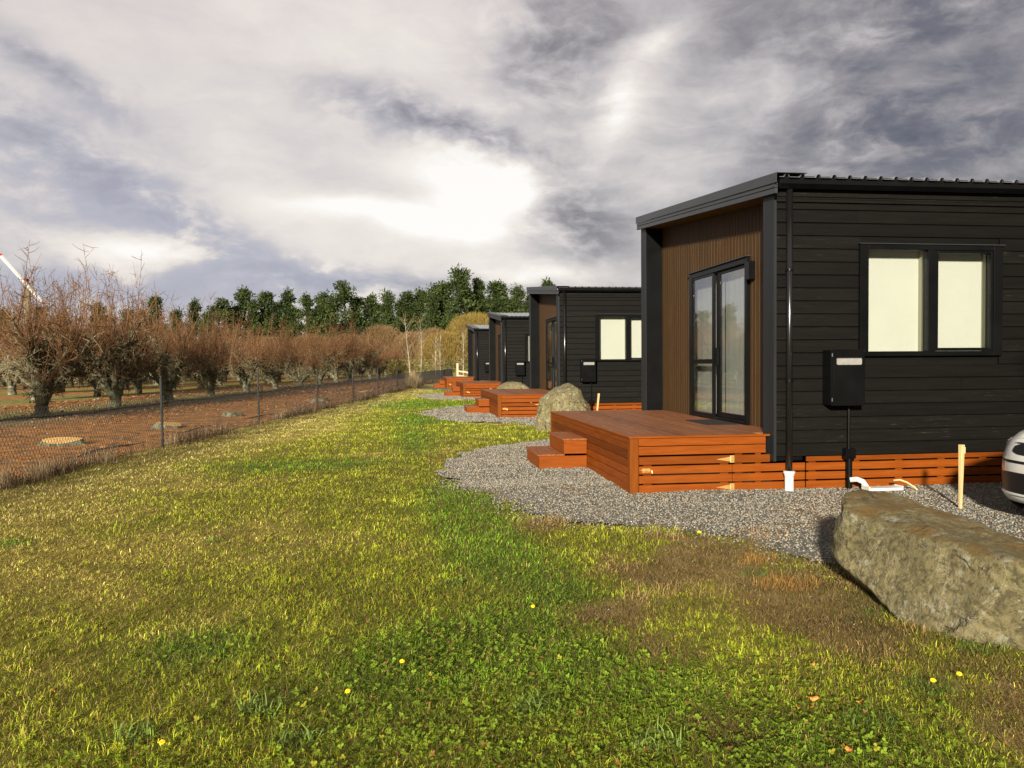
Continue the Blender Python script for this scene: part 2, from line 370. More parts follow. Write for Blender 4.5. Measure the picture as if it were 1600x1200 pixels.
def rock_mat(name, moss=.5):
    M = bpy.data.materials.new(name); M.use_nodes = True; k = N(M.node_tree)
    t = k.n('ShaderNodeTexCoord'); v = t.outputs['Object']
    big = k.noise(v, 2.2, 9, .68, .15); fine = k.noise(v, 24, 10, .78); lich = k.noise(v, 7.5, 12, .80, .1); vein = k.noise(v, 1.6, 9, .66, .5)
    c = k.ramp(big, [(.30, (.095, .083, .040)), (.48, (.190, .162, .075)), (.62, (.255, .215, .105)), (.75, (.180, .180, .115))])
    c = k.mix(k.ramp(fine, [(.42, (.8,)*3), (.54, (0, 0, 0))]), c, (.050, .043, .022, 1))
    c = k.mix(k.ramp(lich, [(.555, (0, 0, 0)), (.60, (.85,)*3)]), c, (.29, .29, .215, 1))
    c = k.mix(k.ramp(vein, [(.493, (0, 0, 0)), (.5, (.6,)*3), (.507, (0, 0, 0))]), c, (.36, .32, .21, 1))
    wv = k.vmath('ADD', v, k.vmath('SCALE', k.noise(v, 2.5, 6, .65, out=1)))
    wv.node.inputs[1].links[0].from_node.inputs[3].default_value = .55
    mp = k.n('ShaderNodeMapping'); mp.inputs['Rotation'].default_value = (.5, .35, .3); mp.inputs['Scale'].default_value = (1, .55, 1.7); k.l(wv, mp.inputs[0])
    vo = k.n('ShaderNodeTexVoronoi'); vo.feature = 'DISTANCE_TO_EDGE'; vo.inputs['Scale'].default_value = 1.9; k.l(mp.outputs[0], vo.inputs['Vector'])
    crack = k.math('MULTIPLY', k.ramp(vo.outputs['Distance'], [(0, (1, 1, 1)), (.012, (.8,)*3), (.03, (0, 0, 0))]), k.ramp(k.noise(v, 2.0, 4, .6), [(.45, (0, 0, 0)), (.60, (1, 1, 1))]))
    c = k.mix(k.math('MULTIPLY', crack, .8), c, (.035, .030, .018, 1))
    g2 = k.n('ShaderNodeNewGeometry'); sp = k.n('ShaderNodeSeparateXYZ'); k.l(g2.outputs['Normal'], sp.inputs[0])
    top = k.math('MULTIPLY', k.ramp(sp.outputs[2], [(.55, (0, 0, 0)), (.85, (1, 1, 1))]), k.ramp(k.noise(v, 3.2, 6, .65), [(.42, (0, 0, 0)), (.56, (1, 1, 1))]))
    c = k.mix(k.math('MULTIPLY', top, moss), c, (.135, .082, .022, 1))
    b = k.n('ShaderNodeBsdfPrincipled'); k.l(c, b.inputs['Base Color']); b.inputs['Roughness'].default_value = .9; b.inputs['Specular IOR Level'].default_value = .25
    bn = k.n('ShaderNodeBump'); bn.inputs['Strength'].default_value = 1.0; bn.inputs['Distance'].default_value = .035
    hh = k.math('ADD', k.math('MULTIPLY', fine, .5), k.math('ADD', k.math('MULTIPLY', lich, .6), k.math('MULTIPLY', k.noise(v, 70, 6, .7), .35)))
    hh = k.math('SUBTRACT', hh, k.math('MULTIPLY', crack, .8))
    k.l(hh, bn.inputs['Height']); k.l(bn.outputs[0], b.inputs['Normal'])
    o = k.n('ShaderNodeOutputMaterial'); k.l(b.outputs[0], o.inputs[0]); return M
M_rock = rock_mat('lichen_greywacke', .85); M_rock2 = rock_mat('mottled_greywacke', .15)

# ------------------------------------------------------------------ ground
PITCHY = 13.130
HOFF = [(0, 0, 0), (0.001, PITCHY-.139, -.013), (.033, 2*PITCHY+.087, -.016), (-.019, 3*PITCHY-.012, .012)]
def fence_x(y): return -5.07+.134*(y-10.5)
def fence_u(x, y): return (x-fence_x(y))*.991
GP = np.array([(.36, 11.1), (.75, 12.6), (1.47, 14.3), (2.4, 15.2), (3.3, 15.8), (4.2, 16.3), (4.2, 18.4), (3.3, 19.3), (4.6, 20), (16, 20), (16, 6.87), (16, 2), (16, -6), (4.7, -6), (4.5, 1), (4.25, 3), (3.9, 4.3), (3.35, 5.15), (3.0, 5.75), (2.75, 6.55), (2.06, 7.1), (1.5, 7.4), (1.02, 8.4), (.60, 10.0)])
def in_poly(x, y, P):
    ins = np.zeros(x.shape, bool); n = len(P)
    for i in range(n):
        x1, y1 = P[i]; x2, y2 = P[(i+1) % n]
        c = ((y1 > y) != (y2 > y))
        with np.errstate(divide='ignore', invalid='ignore'):
            ins ^= c & (x < (x2-x1)*(y-y1)/(y2-y1+1e-12)+x1)
    return ins
def gravel(x, y, grow=0.0):
    """True on gravel; ragged edge"""
    x = np.asarray(x, float); y = np.asarray(y, float)
    nx = x+(fbm(x*2.2, y*2.2, 0, 5, 4)-.5)*.55; ny = y+(fbm(x*2.2, y*2.2, 9, 6, 4)-.5)*.55
    r = np.zeros(x.shape, bool)
    for k in range(4):
        r |= in_poly(nx+grow, ny-PITCHY*k, GP) if k == 0 else (in_poly(nx+grow, ny-PITCHY*k, GP) & (ny-PITCHY*k > 5.2))
    return r
SOIL = [(1.36, 7.35, .40), (1.86, 5.56, .42), (2.56, 5.1, .42), (3.0, 4.95, .5), (1.94, 4.5, .36), (2.64, 3.5, .42), (2.5, 4.1, .5), (2.75, 2.95, .5), (1.23, 4.6, .28), (1.35, 4.0, .26), (2.6, 5.9, .4), (.85, 11.8, .35), (.55, 12.4, .3), (1.28, 3.15, .2), (3.0, 6.3, .5)]
GREEN = [(-1.92, 12.24, .9, .8), (-1.1, 12.3, .8, .6), (.4, 29.5, 1.6, 3.0), (2.3, 29.4, 1.2, 1.6), (1.8, 20.9, 1.3, .7), (1.0, 5.2, .25, .5), (.25, 4.35, .35, .5), (-.05, 3.8, .35, .5), (1.05, 3.5, .5, .4), (.7, 4.1, .4, .5), (-3.3, 7.2, .25, .2), (-.6, 31, 1.2, 2), (2.45, 5.35, .14, .12), (1.6, 2.9, .5, .3), (-1.1, 4.4, .3, .3), (.7, 6.9, .3, 1.0), (.6, 9.0, .35, 1.2), (.55, 8.0, .40, 1.6), (.8, 5.8, .35, .9), (.2, 16, .4, 2.5), (.3, 22, .6, 2.5)]
def gs(x, y, L):
    t = 0
    for b in L:
        rx, ry = (b[2], b[2]) if len(b) == 3 else (b[2], b[3])
        t = t+np.exp(-(((x-b[0])/rx)**2+((y-b[1])/ry)**2))
    return t
def fields(x, y):
    x = np.asarray(x, float); y = np.asarray(y, float)
    a = fbm(x*.45, y*.45, 0, 1, 4); b = fbm(x*1.7, y*1.7, 3, 2, 4); c = fbm(x*6, y*6, 7, 3, 3)
    u = fence_u(x, y)
    dry = np.clip((2.9-u)/2.3, 0, 1)*1.05+np.clip((a-.5)*2.4+(b-.52)*2.4, -.15, .75)+.22
    dry = dry+.45*np.clip((14-y)/10, 0, 1)*np.clip((-.8-x)/2.0, 0, 1)
    gr = np.clip(gs(x, y, GREEN)*(.55+.9*b), 0, 1)
    dry = np.clip(dry-gr*1.1, 0, 1)
    soil = np.clip(gs(x, y, SOIL)*(2.6*b-.62)-.12, 0, .9)
    right = np.clip((x-.15-.12*y)/1.0, 0, 1)*np.clip((8.2-y)/1.5, 0, 1)     # scruffy strip beside the gravel
    soil = np.clip(soil+right*np.clip((b-.53)*2.8+(c-.5)*1.6, 0, .6), 0, 1)
    return a, b, c, u, dry, gr, soil, right
def lawn_z(x, y): return (fbm(x*1.1, y*1.1, 0, 21, 3)-.5)*.05+(fbm(x*5, y*5, 0, 22, 2)-.5)*.022
def blend(c0, c1, t): return c0*(1-t[:, None])+np.array(c1)*t[:, None]
def base_col(x, y):
    a, b, c, u, dry, gr, soil, right = fields(x, y)
    o = np.tile(np.array([.150, .150, .014]), (len(x), 1))
    o = blend(o, (.29, .225, .042), np.clip(dry*1.1-.2, 0, 1)); o = blend(o, (.07, .13, .012), gr*.8)
    o = blend(o, (.20, .128, .038), np.clip(soil*1.6, 0, 1)); o = blend(o, (.13, .115, .028), np.clip((a-.5)*6, 0, .7)*np.clip(soil*1.6, 0, 1)); o = blend(o, (.26, .185, .075), np.clip((c-.56)*5, 0, .6)*soil)
    return o*(.55+.50*c)[:, None]

# the land out to the horizon (orchard floor beyond the fence): one sheet
Mg = bpy.data.materials.new('orchard_floor'); Mg.use_nodes = True; k = N(Mg.node_tree)
t = k.n('ShaderNodeTexCoord'); sp = k.n('ShaderNodeSeparateXYZ'); k.l(t.outputs['Object'], sp.inputs[0])
uu = k.math('SUBTRACT', sp.outputs[0], k.math('MULTIPLY_ADD', sp.outputs[1], .134, -6.477))
nz = k.noise(t.outputs['Object'], .55, 6, .62); nf = k.noise(t.outputs['Object'], 7, 7, .7); nm = k.noise(t.outputs['Object'], 2.2, 6, .65)
uw = k.math('ADD', uu, k.math('MULTIPLY', k.math('SUBTRACT', nz, .5), 2.2))
bands = k.math('FRACT', k.math('DIVIDE', k.math('ADD', uw, 8.9-1.6+65), 6.5))
grassc = k.ramp(nm, [(.35, (.12, .105, .030)), (.5, (.20, .18, .05)), (.65, (.29, .24, .08))])
soilc = k.ramp(nm, [(.30, (.115, .070, .038)), (.46, (.235, .120, .045)), (.58, (.42, .18, .040)), (.72, (.32, .21, .11))])
rowc = k.mix(k.ramp(bands, [(0, (1, 1, 1)), (.34, (1, 1, 1)), (.44, (0, 0, 0)), (.94, (0, 0, 0)), (1, (1, 1, 1))]), grassc, soilc)
strip = k.ramp(k.math('DIVIDE', k.math('MULTIPLY', uw, -1), 10.0), [(0, (1, 1, 1)), (.62, (1, 1, 1)), (.74, (0, 0, 0))])
greyish = k.ramp(k.math('DIVIDE', k.math('MULTIPLY', uw, -1), 10.0), [(.58, (0, 0, 0)), (.66, (1, 1, 1)), (.82, (1, 1, 1)), (.90, (0, 0, 0))])
cc = k.mix(strip, rowc, soilc); cc = k.mix(k.math('MULTIPLY', greyish, .75), cc, (.16, .14, .075, 1))
cc = k.mix(k.ramp(uu, [(0, (0, 0, 0)), (.02, (1, 1, 1))]), cc, grassc)
hs = k.n('ShaderNodeHueSaturation'); k.l(cc, hs.inputs['Color']); k.l(k.math('MULTIPLY_ADD', nf, 1.3, .35), hs.inputs['Value'])
b = k.n('ShaderNodeBsdfPrincipled'); k.l(hs.outputs[0], b.inputs['Base Color']); b.inputs['Roughness'].default_value = .95; b.inputs['Specular IOR Level'].default_value = .15
bn = k.n('ShaderNodeBump'); bn.inputs['Strength'].default_value = 1; bn.inputs['Distance'].default_value = .08; k.l(k.math('ADD', nf, nm), bn.inputs['Height']); k.l(bn.outputs[0], b.inputs['Normal'])
o = k.n('ShaderNodeOutputMaterial'); k.l(b.outputs[0], o.inputs[0])
q = MB(); q.add([(-1500, -400, -.06), (1500, -400, -.06), (1500, 1800, -.06), (-1500, 1800, -.06)], [(0, 1, 2, 3)])
tag(q.build('ground', Mg), kind='structure')

def grid_sheet(name, xs, ys, keep, zf, colf, M):
    X, Y = np.meshgrid(xs, ys); nx, ny = len(xs), len(ys)
    cx = (X[:-1, :-1]+X[1:, 1:])/2; cy = (Y[:-1, :-1]+Y[1:, 1:])/2
    kp = keep(cx.ravel(), cy.ravel()).reshape(cx.shape)
    i = np.arange(ny-1)[:, None]*nx+np.arange(nx-1)[None, :]
    q = np.stack([i, i+1, i+nx+1, i+nx], -1)[kp]
    used = np.unique(q); rm = np.full(nx*ny, -1); rm[used] = np.arange(len(used))
    x, y = X.ravel()[used], Y.ravel()[used]
    v = np.stack([x, y, zf(x, y)], -1)
    return link(name, np_mesh(name, v, rm[q].ravel(), np.full(len(q), 4), M, colf(x, y), True))
xs = np.arange(-8, 17, .1); ys = np.concatenate([np.arange(-5, 18, .1), np.arange(18, 110, .35)])
def on_lawn(x, y): return (fence_u(x, y) > -.15) & ~(gravel(x+.3, y) & gravel(x-.3, y) & gravel(x, y+.3) & gravel(x, y-.3)) & ~((y > 62) & (x > 16))
tag(grid_sheet('lawn', xs, ys, on_lawn, lawn_z, base_col, M_turf), kind='structure')
def grav_col(x, y):
    c = fbm(x*9, y*9, 1, 31, 3); d = fbm(x*1.3, y*1.3, 1, 33, 3)
    o = np.tile(np.array([.10, .093, .072]), (len(x), 1))*(.6+.8*c)[:, None]
    return blend(o, (.14, .075, .035), np.clip((d-.62)*5, 0, .7))
def grav_z(x, y): return .010+(fbm(x*1.5, y*1.5, 2, 41, 3)-.5)*.05+.02*np.exp(-((y-10.97)/1.5)**2)
xs2 = np.arange(-.6, 16, .06); ys2 = np.concatenate([np.arange(-5, 20, .06), np.arange(20, 62, .25)])
tag(grid_sheet('gravel_path', xs2, ys2, lambda x, y: gravel(x, y), grav_z, grav_col, M_stone), kind='structure')

# loose stones of the gravel (nobody could count them)
def stones(n, xr, yr, smin, smax, seed, cond, zoff):
    r = np.random.default_rng(seed)
    x = r.uniform(*xr, n); y = r.uniform(*yr, n); kk = cond(x, y); x, y = x[kk], y[kk]; n = len(x)
    s = smin+(smax-smin)*r.random(n)**2.2
    base = np.array([(1, 0, 0), (0, 1, 0), (-1, 0, 0), (0, -1, 0), (0, 0, 1), (0, 0, -1)], float)
    V = base[None]*(r.uniform(.65, 1.15, (n, 6, 1)))
    V[:, :, :2] += r.uniform(-.25, .25, (n, 6, 2))
    V[:, :, 2] *= r.uniform(.5, .85, (n, 1))
    th = r.uniform(0, 6.28, n); ph = r.uniform(-.6, .6, n)
    c, s_ = np.cos(th), np.sin(th); c2, s2 = np.cos(ph), np.sin(ph)
    a = V.copy(); V[:, :, 1] = a[:, :, 1]*c2[:, None]-a[:, :, 2]*s2[:, None]; V[:, :, 2] = a[:, :, 1]*s2[:, None]+a[:, :, 2]*c2[:, None]
    a = V.copy(); V[:, :, 0] = a[:, :, 0]*c[:, None]-a[:, :, 1]*s_[:, None]; V[:, :, 1] = a[:, :, 0]*s_[:, None]+a[:, :, 1]*c[:, None]
    V *= s[:, None, None]
    V[:, :, 0] += x[:, None]; V[:, :, 1] += y[:, None]; V[:, :, 2] += (zoff(x, y)+s*.25)[:, None]
    F = np.array([(0, 1, 4), (1, 2, 4), (2, 3, 4), (3, 0, 4), (1, 0, 5), (2, 1, 5), (3, 2, 5), (0, 3, 5)])
    L = (F[None]+(np.arange(n)*6)[:, None, None]).ravel()
    lum = .105+.165*r.random(n)**1.2
    col = np.stack([lum*1.03, lum*.98, lum*.82], -1)
    warm = r.random(n) < .18; col[warm] *= np.array([1.15, .9, .62])
    return V.reshape(-1, 3), L, np.full(n*8, 3), np.repeat(col, 6, 0)
def join(parts):
    V = []; L = []; S = []; K = []; o = 0
    for v, l, s, c in parts:
        V.append(v); L.append(l+o); S.append(s); K.append(c); o += len(v)
    return np.concatenate(V), np.concatenate(L), np.concatenate(S), np.concatenate(K)
def not_deck(x, y): return ~((x > 2.6) & (x < 14) & (np.mod(y-8.9, PITCHY) < 4.9) & (y > 8.9))
P_ = join([stones(100000, (.2, 9), (3.5, 10.2), .006, .017, 51, lambda x, y: (gravel(x+np.random.default_rng(1).normal(0, .22, len(x)), y+np.random.default_rng(2).normal(0, .22, len(x)))) & not_deck(x, y) & (x < 1.2*y+1), grav_z),
           stones(26000, (.2, 3), (9.5, 16.5), .008, .02, 52, lambda x, y: gravel(x, y) & not_deck(x, y), grav_z),
           stones(60000, (.2, 5.5), (18, 46), .018, .036, 53, lambda x, y: gravel(x, y) & not_deck(x, y), grav_z),
           stones(5000, (.4, 4.5), (2.6, 8.0), .003, .009, 54, lambda x, y: (fields(x, y)[6] > .35) & ~gravel(x, y), lawn_z)])
tag(link('gravel', np_mesh('gravel', *P_[:3], M_stone, P_[3])), 'grey and buff loose gravel spread around the cabin decks', 'gravel', kind='stuff')

# ------------------------------------------------------------------ cabins
GRP = 'black cabins in a row'
OC = (4.226, 8.754, 0.0)
XE = 13.6                      # far end of the cabin
YN, YF = 8.76, 13.95           # side walls
def roof_z(y): return 3.60+.0887*(y-8.535)
def weatherboards(o, y, face, x0, x1, z0, ztop, holes=(), seed=1, pitch=.1505):
    """courses of board; face=-1 looks to -Y, +1 to +Y; each board its own bar with eased edges, split at butt joints"""
    r = random.Random(seed); z = z0; n = 0
    while z < ztop-.01:
        zt = min(z+pitch-.005, ztop)
        segs = [(x0, x1)]
        for (hx0, hx1, hz0, hz1) in holes:
            if z < hz1-.004 and zt > hz0+.004:
                new = []
                for a, b in segs:
                    if hx0 > a: new.append((a, min(b, hx0)))
                    if hx1 < b: new.append((max(a, hx1), b))
                segs = new
        if r.random() < .45:
            j = r.uniform(x0+.8, x1-2); segs = [t for a, b in segs for t in (((a, j-.0015), (j+.0015, b)) if a < j-.1 and b > j+.1 else ((a, b),))]
        d = .021
        prof = [(0, z), (d-.003, z), (d, z+.003), (d-.001, zt-.013), (d-.011, zt), (0, zt)]
        prof = [(y+face*p, q) for p, q in prof]
        if face > 0: prof = prof[::-1]
        for a, b in segs:
            if b-a > .01: o.prism(prof, (a, b), 'x')
        z += pitch; n += 1
    return o
def slats(o, axis, c0, c1, a0, a1, rows):
    """horizontal boards: axis 'x' runs along x with thickness c0..c1 in y; axis 'y' runs along y with thickness in x"""
    for z0, z1 in rows:
        if axis == 'x': o.box(a0, a1, c0, c1, z0, z1)
        else: o.box(c0, c1, a0, a1, z0, z1)
    return o

def make_cabin():
    root = thing('cabin', 'x', 'cabin', OC, GRP)
    B = lambda: MB(OC)
    # side wall towards the camera, with the window hole; a dark lining closes it behind the boards
    hole = (5.30, 7.09, 1.565, 2.865)
    w = weatherboards(B(), YN+.02, -1, 4.262, XE, .40, 3.335, (hole,), 3)
    w.box(4.262, 5.30, YN+.021, YN+.10, .40, 3.40).box(7.09, XE, YN+.021, YN+.10, .40, 3.40).box(5.30, 7.09, YN+.021, YN+.10, .40, 1.565).box(5.30, 7.09, YN+.021, YN+.10, 2.865, 3.40)
    w.build('side_wall', M_board, root, bevel=0)
    w = weatherboards(B(), YF-.02, 1, 4.262, XE, .40, 3.75, (), 4); w.box(4.262, XE, YF-.10, YF-.021, .40, 3.85)
    w.build('side_wall', M_board, root)
    B().box(XE, XE+.06, YN+.01, YF-.01, .40, 3.6).build('end_wall', M_board, root)
    # eaves trim boards above the cladding, under the gutter
    B().box(4.25, XE, YN-.018, YN+.018, 3.338, 3.372).box(4.25, XE, YN-.010, YN+.018, 3.374, 3.395).box(4.25, XE, YN-.022, YN+.018, 3.397, 3.50).build('eaves_board', M_board, root, bevel=.003)
    # end posts (fin walls) that frame the recessed front
    cp = B().box(4.236, 4.60, 8.786, 9.03, .345, 3.47).build('corner_post', M_black, root, bevel=.004); B().box(4.226, 4.2355, YN-.012, 9.029, .345, 3.47).box(4.2357, 4.258, YN-.012, YN-.002, .345, 3.43).build('trim', M_post, cp)
    cp = B().box(4.236, 4.60, 13.672, YF+.002, .345, 3.92).build('corner_post', M_black, root, bevel=.004); B().box(4.226, 4.2355, 13.671, YF+.003, .345, 3.92).build('trim', M_post, cp)
    # brown front wall: vertical boards with grooves, a hole for the door
    f = B(); y = 9.031; pw = .1075
    while y < 13.67:
        y1 = min(y+pw, 13.671); zt = 3.46+.0887*(y-9.0)
        zs = [(.62, zt)] if (y1 <= 10.07 or y >= 12.24) else None
        def strip(ya, yb, za, zb):
            f.prism([(4.545, ya), (4.536, ya+.002), (4.53, ya+.007), (4.53, yb-.007), (4.536, yb-.002), (4.545, yb)][::-1] if yb-ya > .03 else [(4.545, ya), (4.53, ya), (4.53, yb), (4.545, yb)][::-1], (za, zb), 'z')
        if zs: strip(y, y1, .62, zt)
        else:
            strip(y, y1, 2.89, zt)
            if y < 10.07 < y1: strip(y, 10.07, .62, 2.89)
            if y < 12.24 < y1: strip(12.24, y1, .62, 2.89)
        y = y1
    f.box(4.546, 4.62, 9.031, 10.07, .62, 3.5).box(4.546, 4.62, 12.24, 13.671, .62, 3.5).box(4.546, 4.62, 10.07, 12.24, 2.89, 3.5)
    f.build('front_wall', M_brown, root)
    # soffit under the roof edge
    s = B(); s.prism([(9.032, roof_z(9.032)-.20), (13.67, roof_z(13.67)-.20), (13.67, roof_z(13.67)-.17), (9.032, roof_z(9.032)-.17)], (4.20, 4.56), 'x'); s.build('soffit', M_soffit, root)
    # fascia and barge capping on the front edge
    def sloped(o, x0, x1, dz0, dz1, ya=8.535, yb=14.02):
        return o.prism([(ya, roof_z(ya)+dz0), (yb, roof_z(yb)+dz0), (yb, roof_z(yb)+dz1), (ya, roof_z(ya)+dz1)], (x0, x1), 'x')
    f = B(); sloped(f, 4.168, 4.20, -.205, -.145, 8.60); sloped(f, 4.176, 4.20, -.145, -.138, 8.60); sloped(f, 4.166, 4.20, -.138, -.088, 8.60)
    f.build('fascia', M_fascia, root, bevel=.003)
    f = B(); sloped(f, 4.150, 4.158, -.09, .022); sloped(f, 4.158, 4.52, .016, .022)
    f.build('barge_cap', M_fascia, root, bevel=.002)
    # trapezoidal roof sheet: ribs run down the slope (along y), repeat along x
    x = 4.20; pts = []
    while x < XE+.1:
        pts += [(x, 0), (x+.055, 0), (x+.075, .036), (x+.105, .036), (x+.125, 0)]; x += .19
    pts.append((x, 0))
    vs = []; n = len(pts)
    for yy in (8.56, 14.04):
        for px, pz in pts: vs.append((px, yy, roof_z(yy)-.022+pz))
    for yy in (8.56, 14.04):
        for px, pz in pts: vs.append((px, yy, roof_z(yy)-.026+pz))
    fs = [(i, i+1, n+i+1, n+i) for i in range(n-1)]+[(2*n+i+1, 2*n+i, 3*n+i, 3*n+i+1) for i in range(n-1)]+[(i+1, i, 2*n+i, 2*n+i+1) for i in range(n-1)]+[(n+i, n+i+1, 3*n+i+1, 3*n+i) for i in range(n-1)]
    B().add(vs, fs).build('roof', M_roof, root)
    # quad gutter along the low side
    g_ = B(); g_.prism([(8.752, 3.585), (8.752, 3.48), (8.66, 3.47), (8.60, 3.515), (8.60, 3.595), (8.612, 3.602), (8.612, 3.59), (8.607, 3.59), (8.607, 3.52), (8.663, 3.477), (8.745, 3.487), (8.745, 3.585)], (4.225, XE+.05), 'x')
    g_.box(4.222, 4.227, 8.60, 8.752, 3.475, 3.598)
    g_.build('gutter', M_black, root)
    d = B(); d.tube([(4.392, 8.70, 3.475), (4.392, 8.70, .20)], .036, 16); dp = d.build('downpipe', M_gloss, root, smooth=True)
    for z in (2.55, 1.28):
        c = B(); c.lathe([(.037, -.012), (.043, -.012), (.043, .012), (.037, .012)], (4.392, 8.70, z)); c.box(4.385, 4.40, 8.735, 8.76, z-.012, z+.012); c.build('clip', M_black, dp)
    p = B(); p.lathe([(.050, -.05), (.050, .16), (.057, .165), (.057, .185), (.066, .19), (.066, .215), (.038, .22)], (4.392, 8.70, .02), sides=24); p.build('drain_sleeve', M_pvc, dp, smooth=False)
    # window
    wf = B(); y0, y1 = YN-.045, YN+.06
    wf.box(5.275, 5.38, y0, y1, 1.555, 2.862).box(6.985, 7.10, y0, y1, 1.555, 2.862)
    wf.box(5.38, 6.985, y0, y1, 2.80, 2.862).box(5.38, 6.985, y0, y1, 1.555, 1.612)
    wf.box(6.135, 6.235, y0, y1, 1.612, 2.80)
    win = wf.build('window', M_black, root, bevel=.004)
    sf = B(); sf.box(6.236, 6.270, y0+.012, y1, 1.614, 2.798).box(6.950, 6.984, y0+.012, y1, 1.614, 2.798).box(6.270, 6.950, y0+.012, y1, 2.770, 2.798).box(6.270, 6.950, y0+.012, y1, 1.614, 1.650)
    sf.build('sash', M_black, win, bevel=.003)
    B().box(5.381, 6.134, YN-.002, YN+.002, 1.613, 2.799).build('pane', M_glass, win)
    B().box(6.271, 6.949, YN-.002, YN+.002, 1.651, 2.769).build('pane', M_glass, win)
    hf = B(); hf.prism([(YN-.062, 2.864), (YN+.0, 2.870), (YN+.0, 2.882), (YN-.062, 2.872)], (5.262, 7.118), 'x'); hf.build('head_flashing', M_fascia, win)
    ln = B(); ya, yb = YN+.061, YN+.30
    ln.box(5.34, 5.37, ya, yb, 1.58, 2.83).box(7.0, 7.03, ya, yb, 1.58, 2.83).box(5.34, 7.03, ya, yb, 2.832, 2.86).box(5.34, 7.03, ya, yb, 1.55, 1.578).box(6.165, 6.185, ya, yb, 1.579, 2.831)
    ln.build('liner', M_liner, win)
    B().box(5.372, 6.164, YN+.19, YN+.194, 1.580, 2.829).build('blind', M_blind, win); B().box(6.186, 6.998, YN+.19, YN+.194, 1.580, 2.829).build('blind', M_blind, win)
    # sliding door
    x0, x1 = 4.49, 4.575
    dfm = B(); dfm.box(x0, x1, 10.075, 10.155, .66, 2.885).box(x0, x1, 12.115, 12.235, .66, 2.885).box(x0, x1, 10.155, 12.115, 2.81, 2.885).box(x0, x1, 10.155, 12.115, .66, .695)
    door = dfm.build('sliding_door', M_black, root, bevel=.004)
    fx = B(); a0, a1 = 4.502, 4.535
    fx.box(a0, a1, 11.24, 11.315, .696, 2.809).box(a0, a1, 12.075, 12.114, .696, 2.809).box(a0, a1, 11.315, 12.075, 2.775, 2.809).box(a0, a1, 11.315, 12.075, .696, .735).box(a0, a1, 11.315, 12.075, 1.475, 1.545)
    fx.build('fixed_sash', M_black, door, bevel=.003)
    sl = B(); b0, b1 = 4.54, 4.572
    sl.box(b0, b1, 10.157, 10.20, .697, 2.808).box(b0, b1, 11.10, 11.238, .697, 2.808).box(b0, b1, 10.20, 11.10, 2.765, 2.808).box(b0, b1, 10.20, 11.10, .697, .775)
    sl.build('sliding_sash', M_black, door, bevel=.003)
    B().box(4.516, 4.52, 11.316, 12.074, 1.546, 2.774).build('pane', M_glass, door)
    B().box(4.516, 4.52, 11.316, 12.074, .736, 1.474).build('pane', M_glass, door)
    B().box(4.554, 4.558, 10.201, 11.099, .776, 2.764).build('pane', M_glass, door)
    h = B(); h.box(4.515, 4.539, 11.125, 11.15, 1.45, 1.70); h.box(4.495, 4.515, 11.12, 11.155, 1.44, 1.71); h.build('handle', M_black, door, bevel=.004)
    cu = B()
    for (ya, yb) in ((10.08, 11.20), (11.24, 12.62)):
        n = int((yb-ya)/.02); vs = []; fs = []
        for i in range(n+1):
            yy = ya+(yb-ya)*i/n; xx = 4.668+.0012*math.sin(yy*30)+.003*math.sin(yy*7)
            vs += [(xx, yy, .72), (xx, yy, 2.80), (xx+.006, yy, .72), (xx+.006, yy, 2.80)]
        for i in range(n):
            j = 4*i; fs += [(j, j+1, j+5, j+4), (j+2, j+6, j+7, j+3)]
        cu.add(vs, fs)
    cu.build('curtain', M_curt, door, smooth=True)
    hh = B(); hh.prism([(4.455, 2.887), (4.53, 2.893), (4.53, 2.905), (4.455, 2.896)], (10.05, 12.26), 'y'); hh.build('head_flashing', M_fascia, door)
    B().box(4.44, 4.529, 9.90, 10.035, 2.57, 2.81).build('wall_lamp', M_black, root, bevel=.006)
    # room behind the glass
    rm = B(); rm.box(4.63, XE-.01, YN+.35, YF-.11, .60, .64).box(4.63, XE-.01, YN+.35, YF-.11, 3.2, 3.24).box(6.6, 6.65, YN+.36, YF-.11, .64, 3.2)
    rm.box(4.63, XE-.01, YN+.33, YN+.349, .60, 1.54).box(4.63, 5.33, YN+.33, YN+.349, 1.54, 3.2).box(7.04, XE-.01, YN+.33, YN+.349, 1.54, 3.2).box(5.33, 7.04, YN+.33, YN+.349, 2.87, 3.2)
    rm.build('interior', M_liner, root)
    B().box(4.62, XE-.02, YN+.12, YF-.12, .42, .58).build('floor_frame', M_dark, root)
    # electricity meter box and its conduit
    mb = B(); mb.box(4.828, 5.238, 8.565, 8.757, .995, 1.630); mbx = mb.build('meter_box', M_black, root, bevel=.005)
    B().box(4.838, 5.234, 8.542, 8.563, .99, 1.636).build('lid', M_black, mbx, bevel=.008)
    B().box(4.880, 5.185, 8.536, 8.5415, 1.458, 1.535).build('meter_window', M_slot, mbx, bevel=.01)
    for z in (1.06, 1.57): B().tube([(4.835, 8.553, z-.02), (4.835, 8.553, z+.02)], .009, 8).build('hinge', M_fascia, mbx)
    cd = B(); cd.tube([(5.135, 8.715, 1.0), (5.135, 8.715, .48)], .0165, 10); cdo = cd.build('conduit', M_black, root, smooth=False)
    B().box(5.075, 5.20, 8.665, 8.755, .365, .485).build('junction_box', M_black, cdo, bevel=.006)
    B().tube([(5.135, 8.70, .37), (5.135, 8.70, -.05)], .033, 12).build('duct', M_black, cdo)
    # slatted skirting under the cladding on both long sides
    rows = [(.012, .098), (.117, .204), (.223, .311), (.329, .392)]
    sk = slats(B(), 'x', 8.806, 8.828, 4.66, XE, rows)
    for i in range(17):
        xx = 4.70+i*.55
        if xx < XE: sk.box(xx, xx+.09, 8.829, 8.85, -.02, .392)
    sk.build('skirting', M_stain, root, bevel=.003)
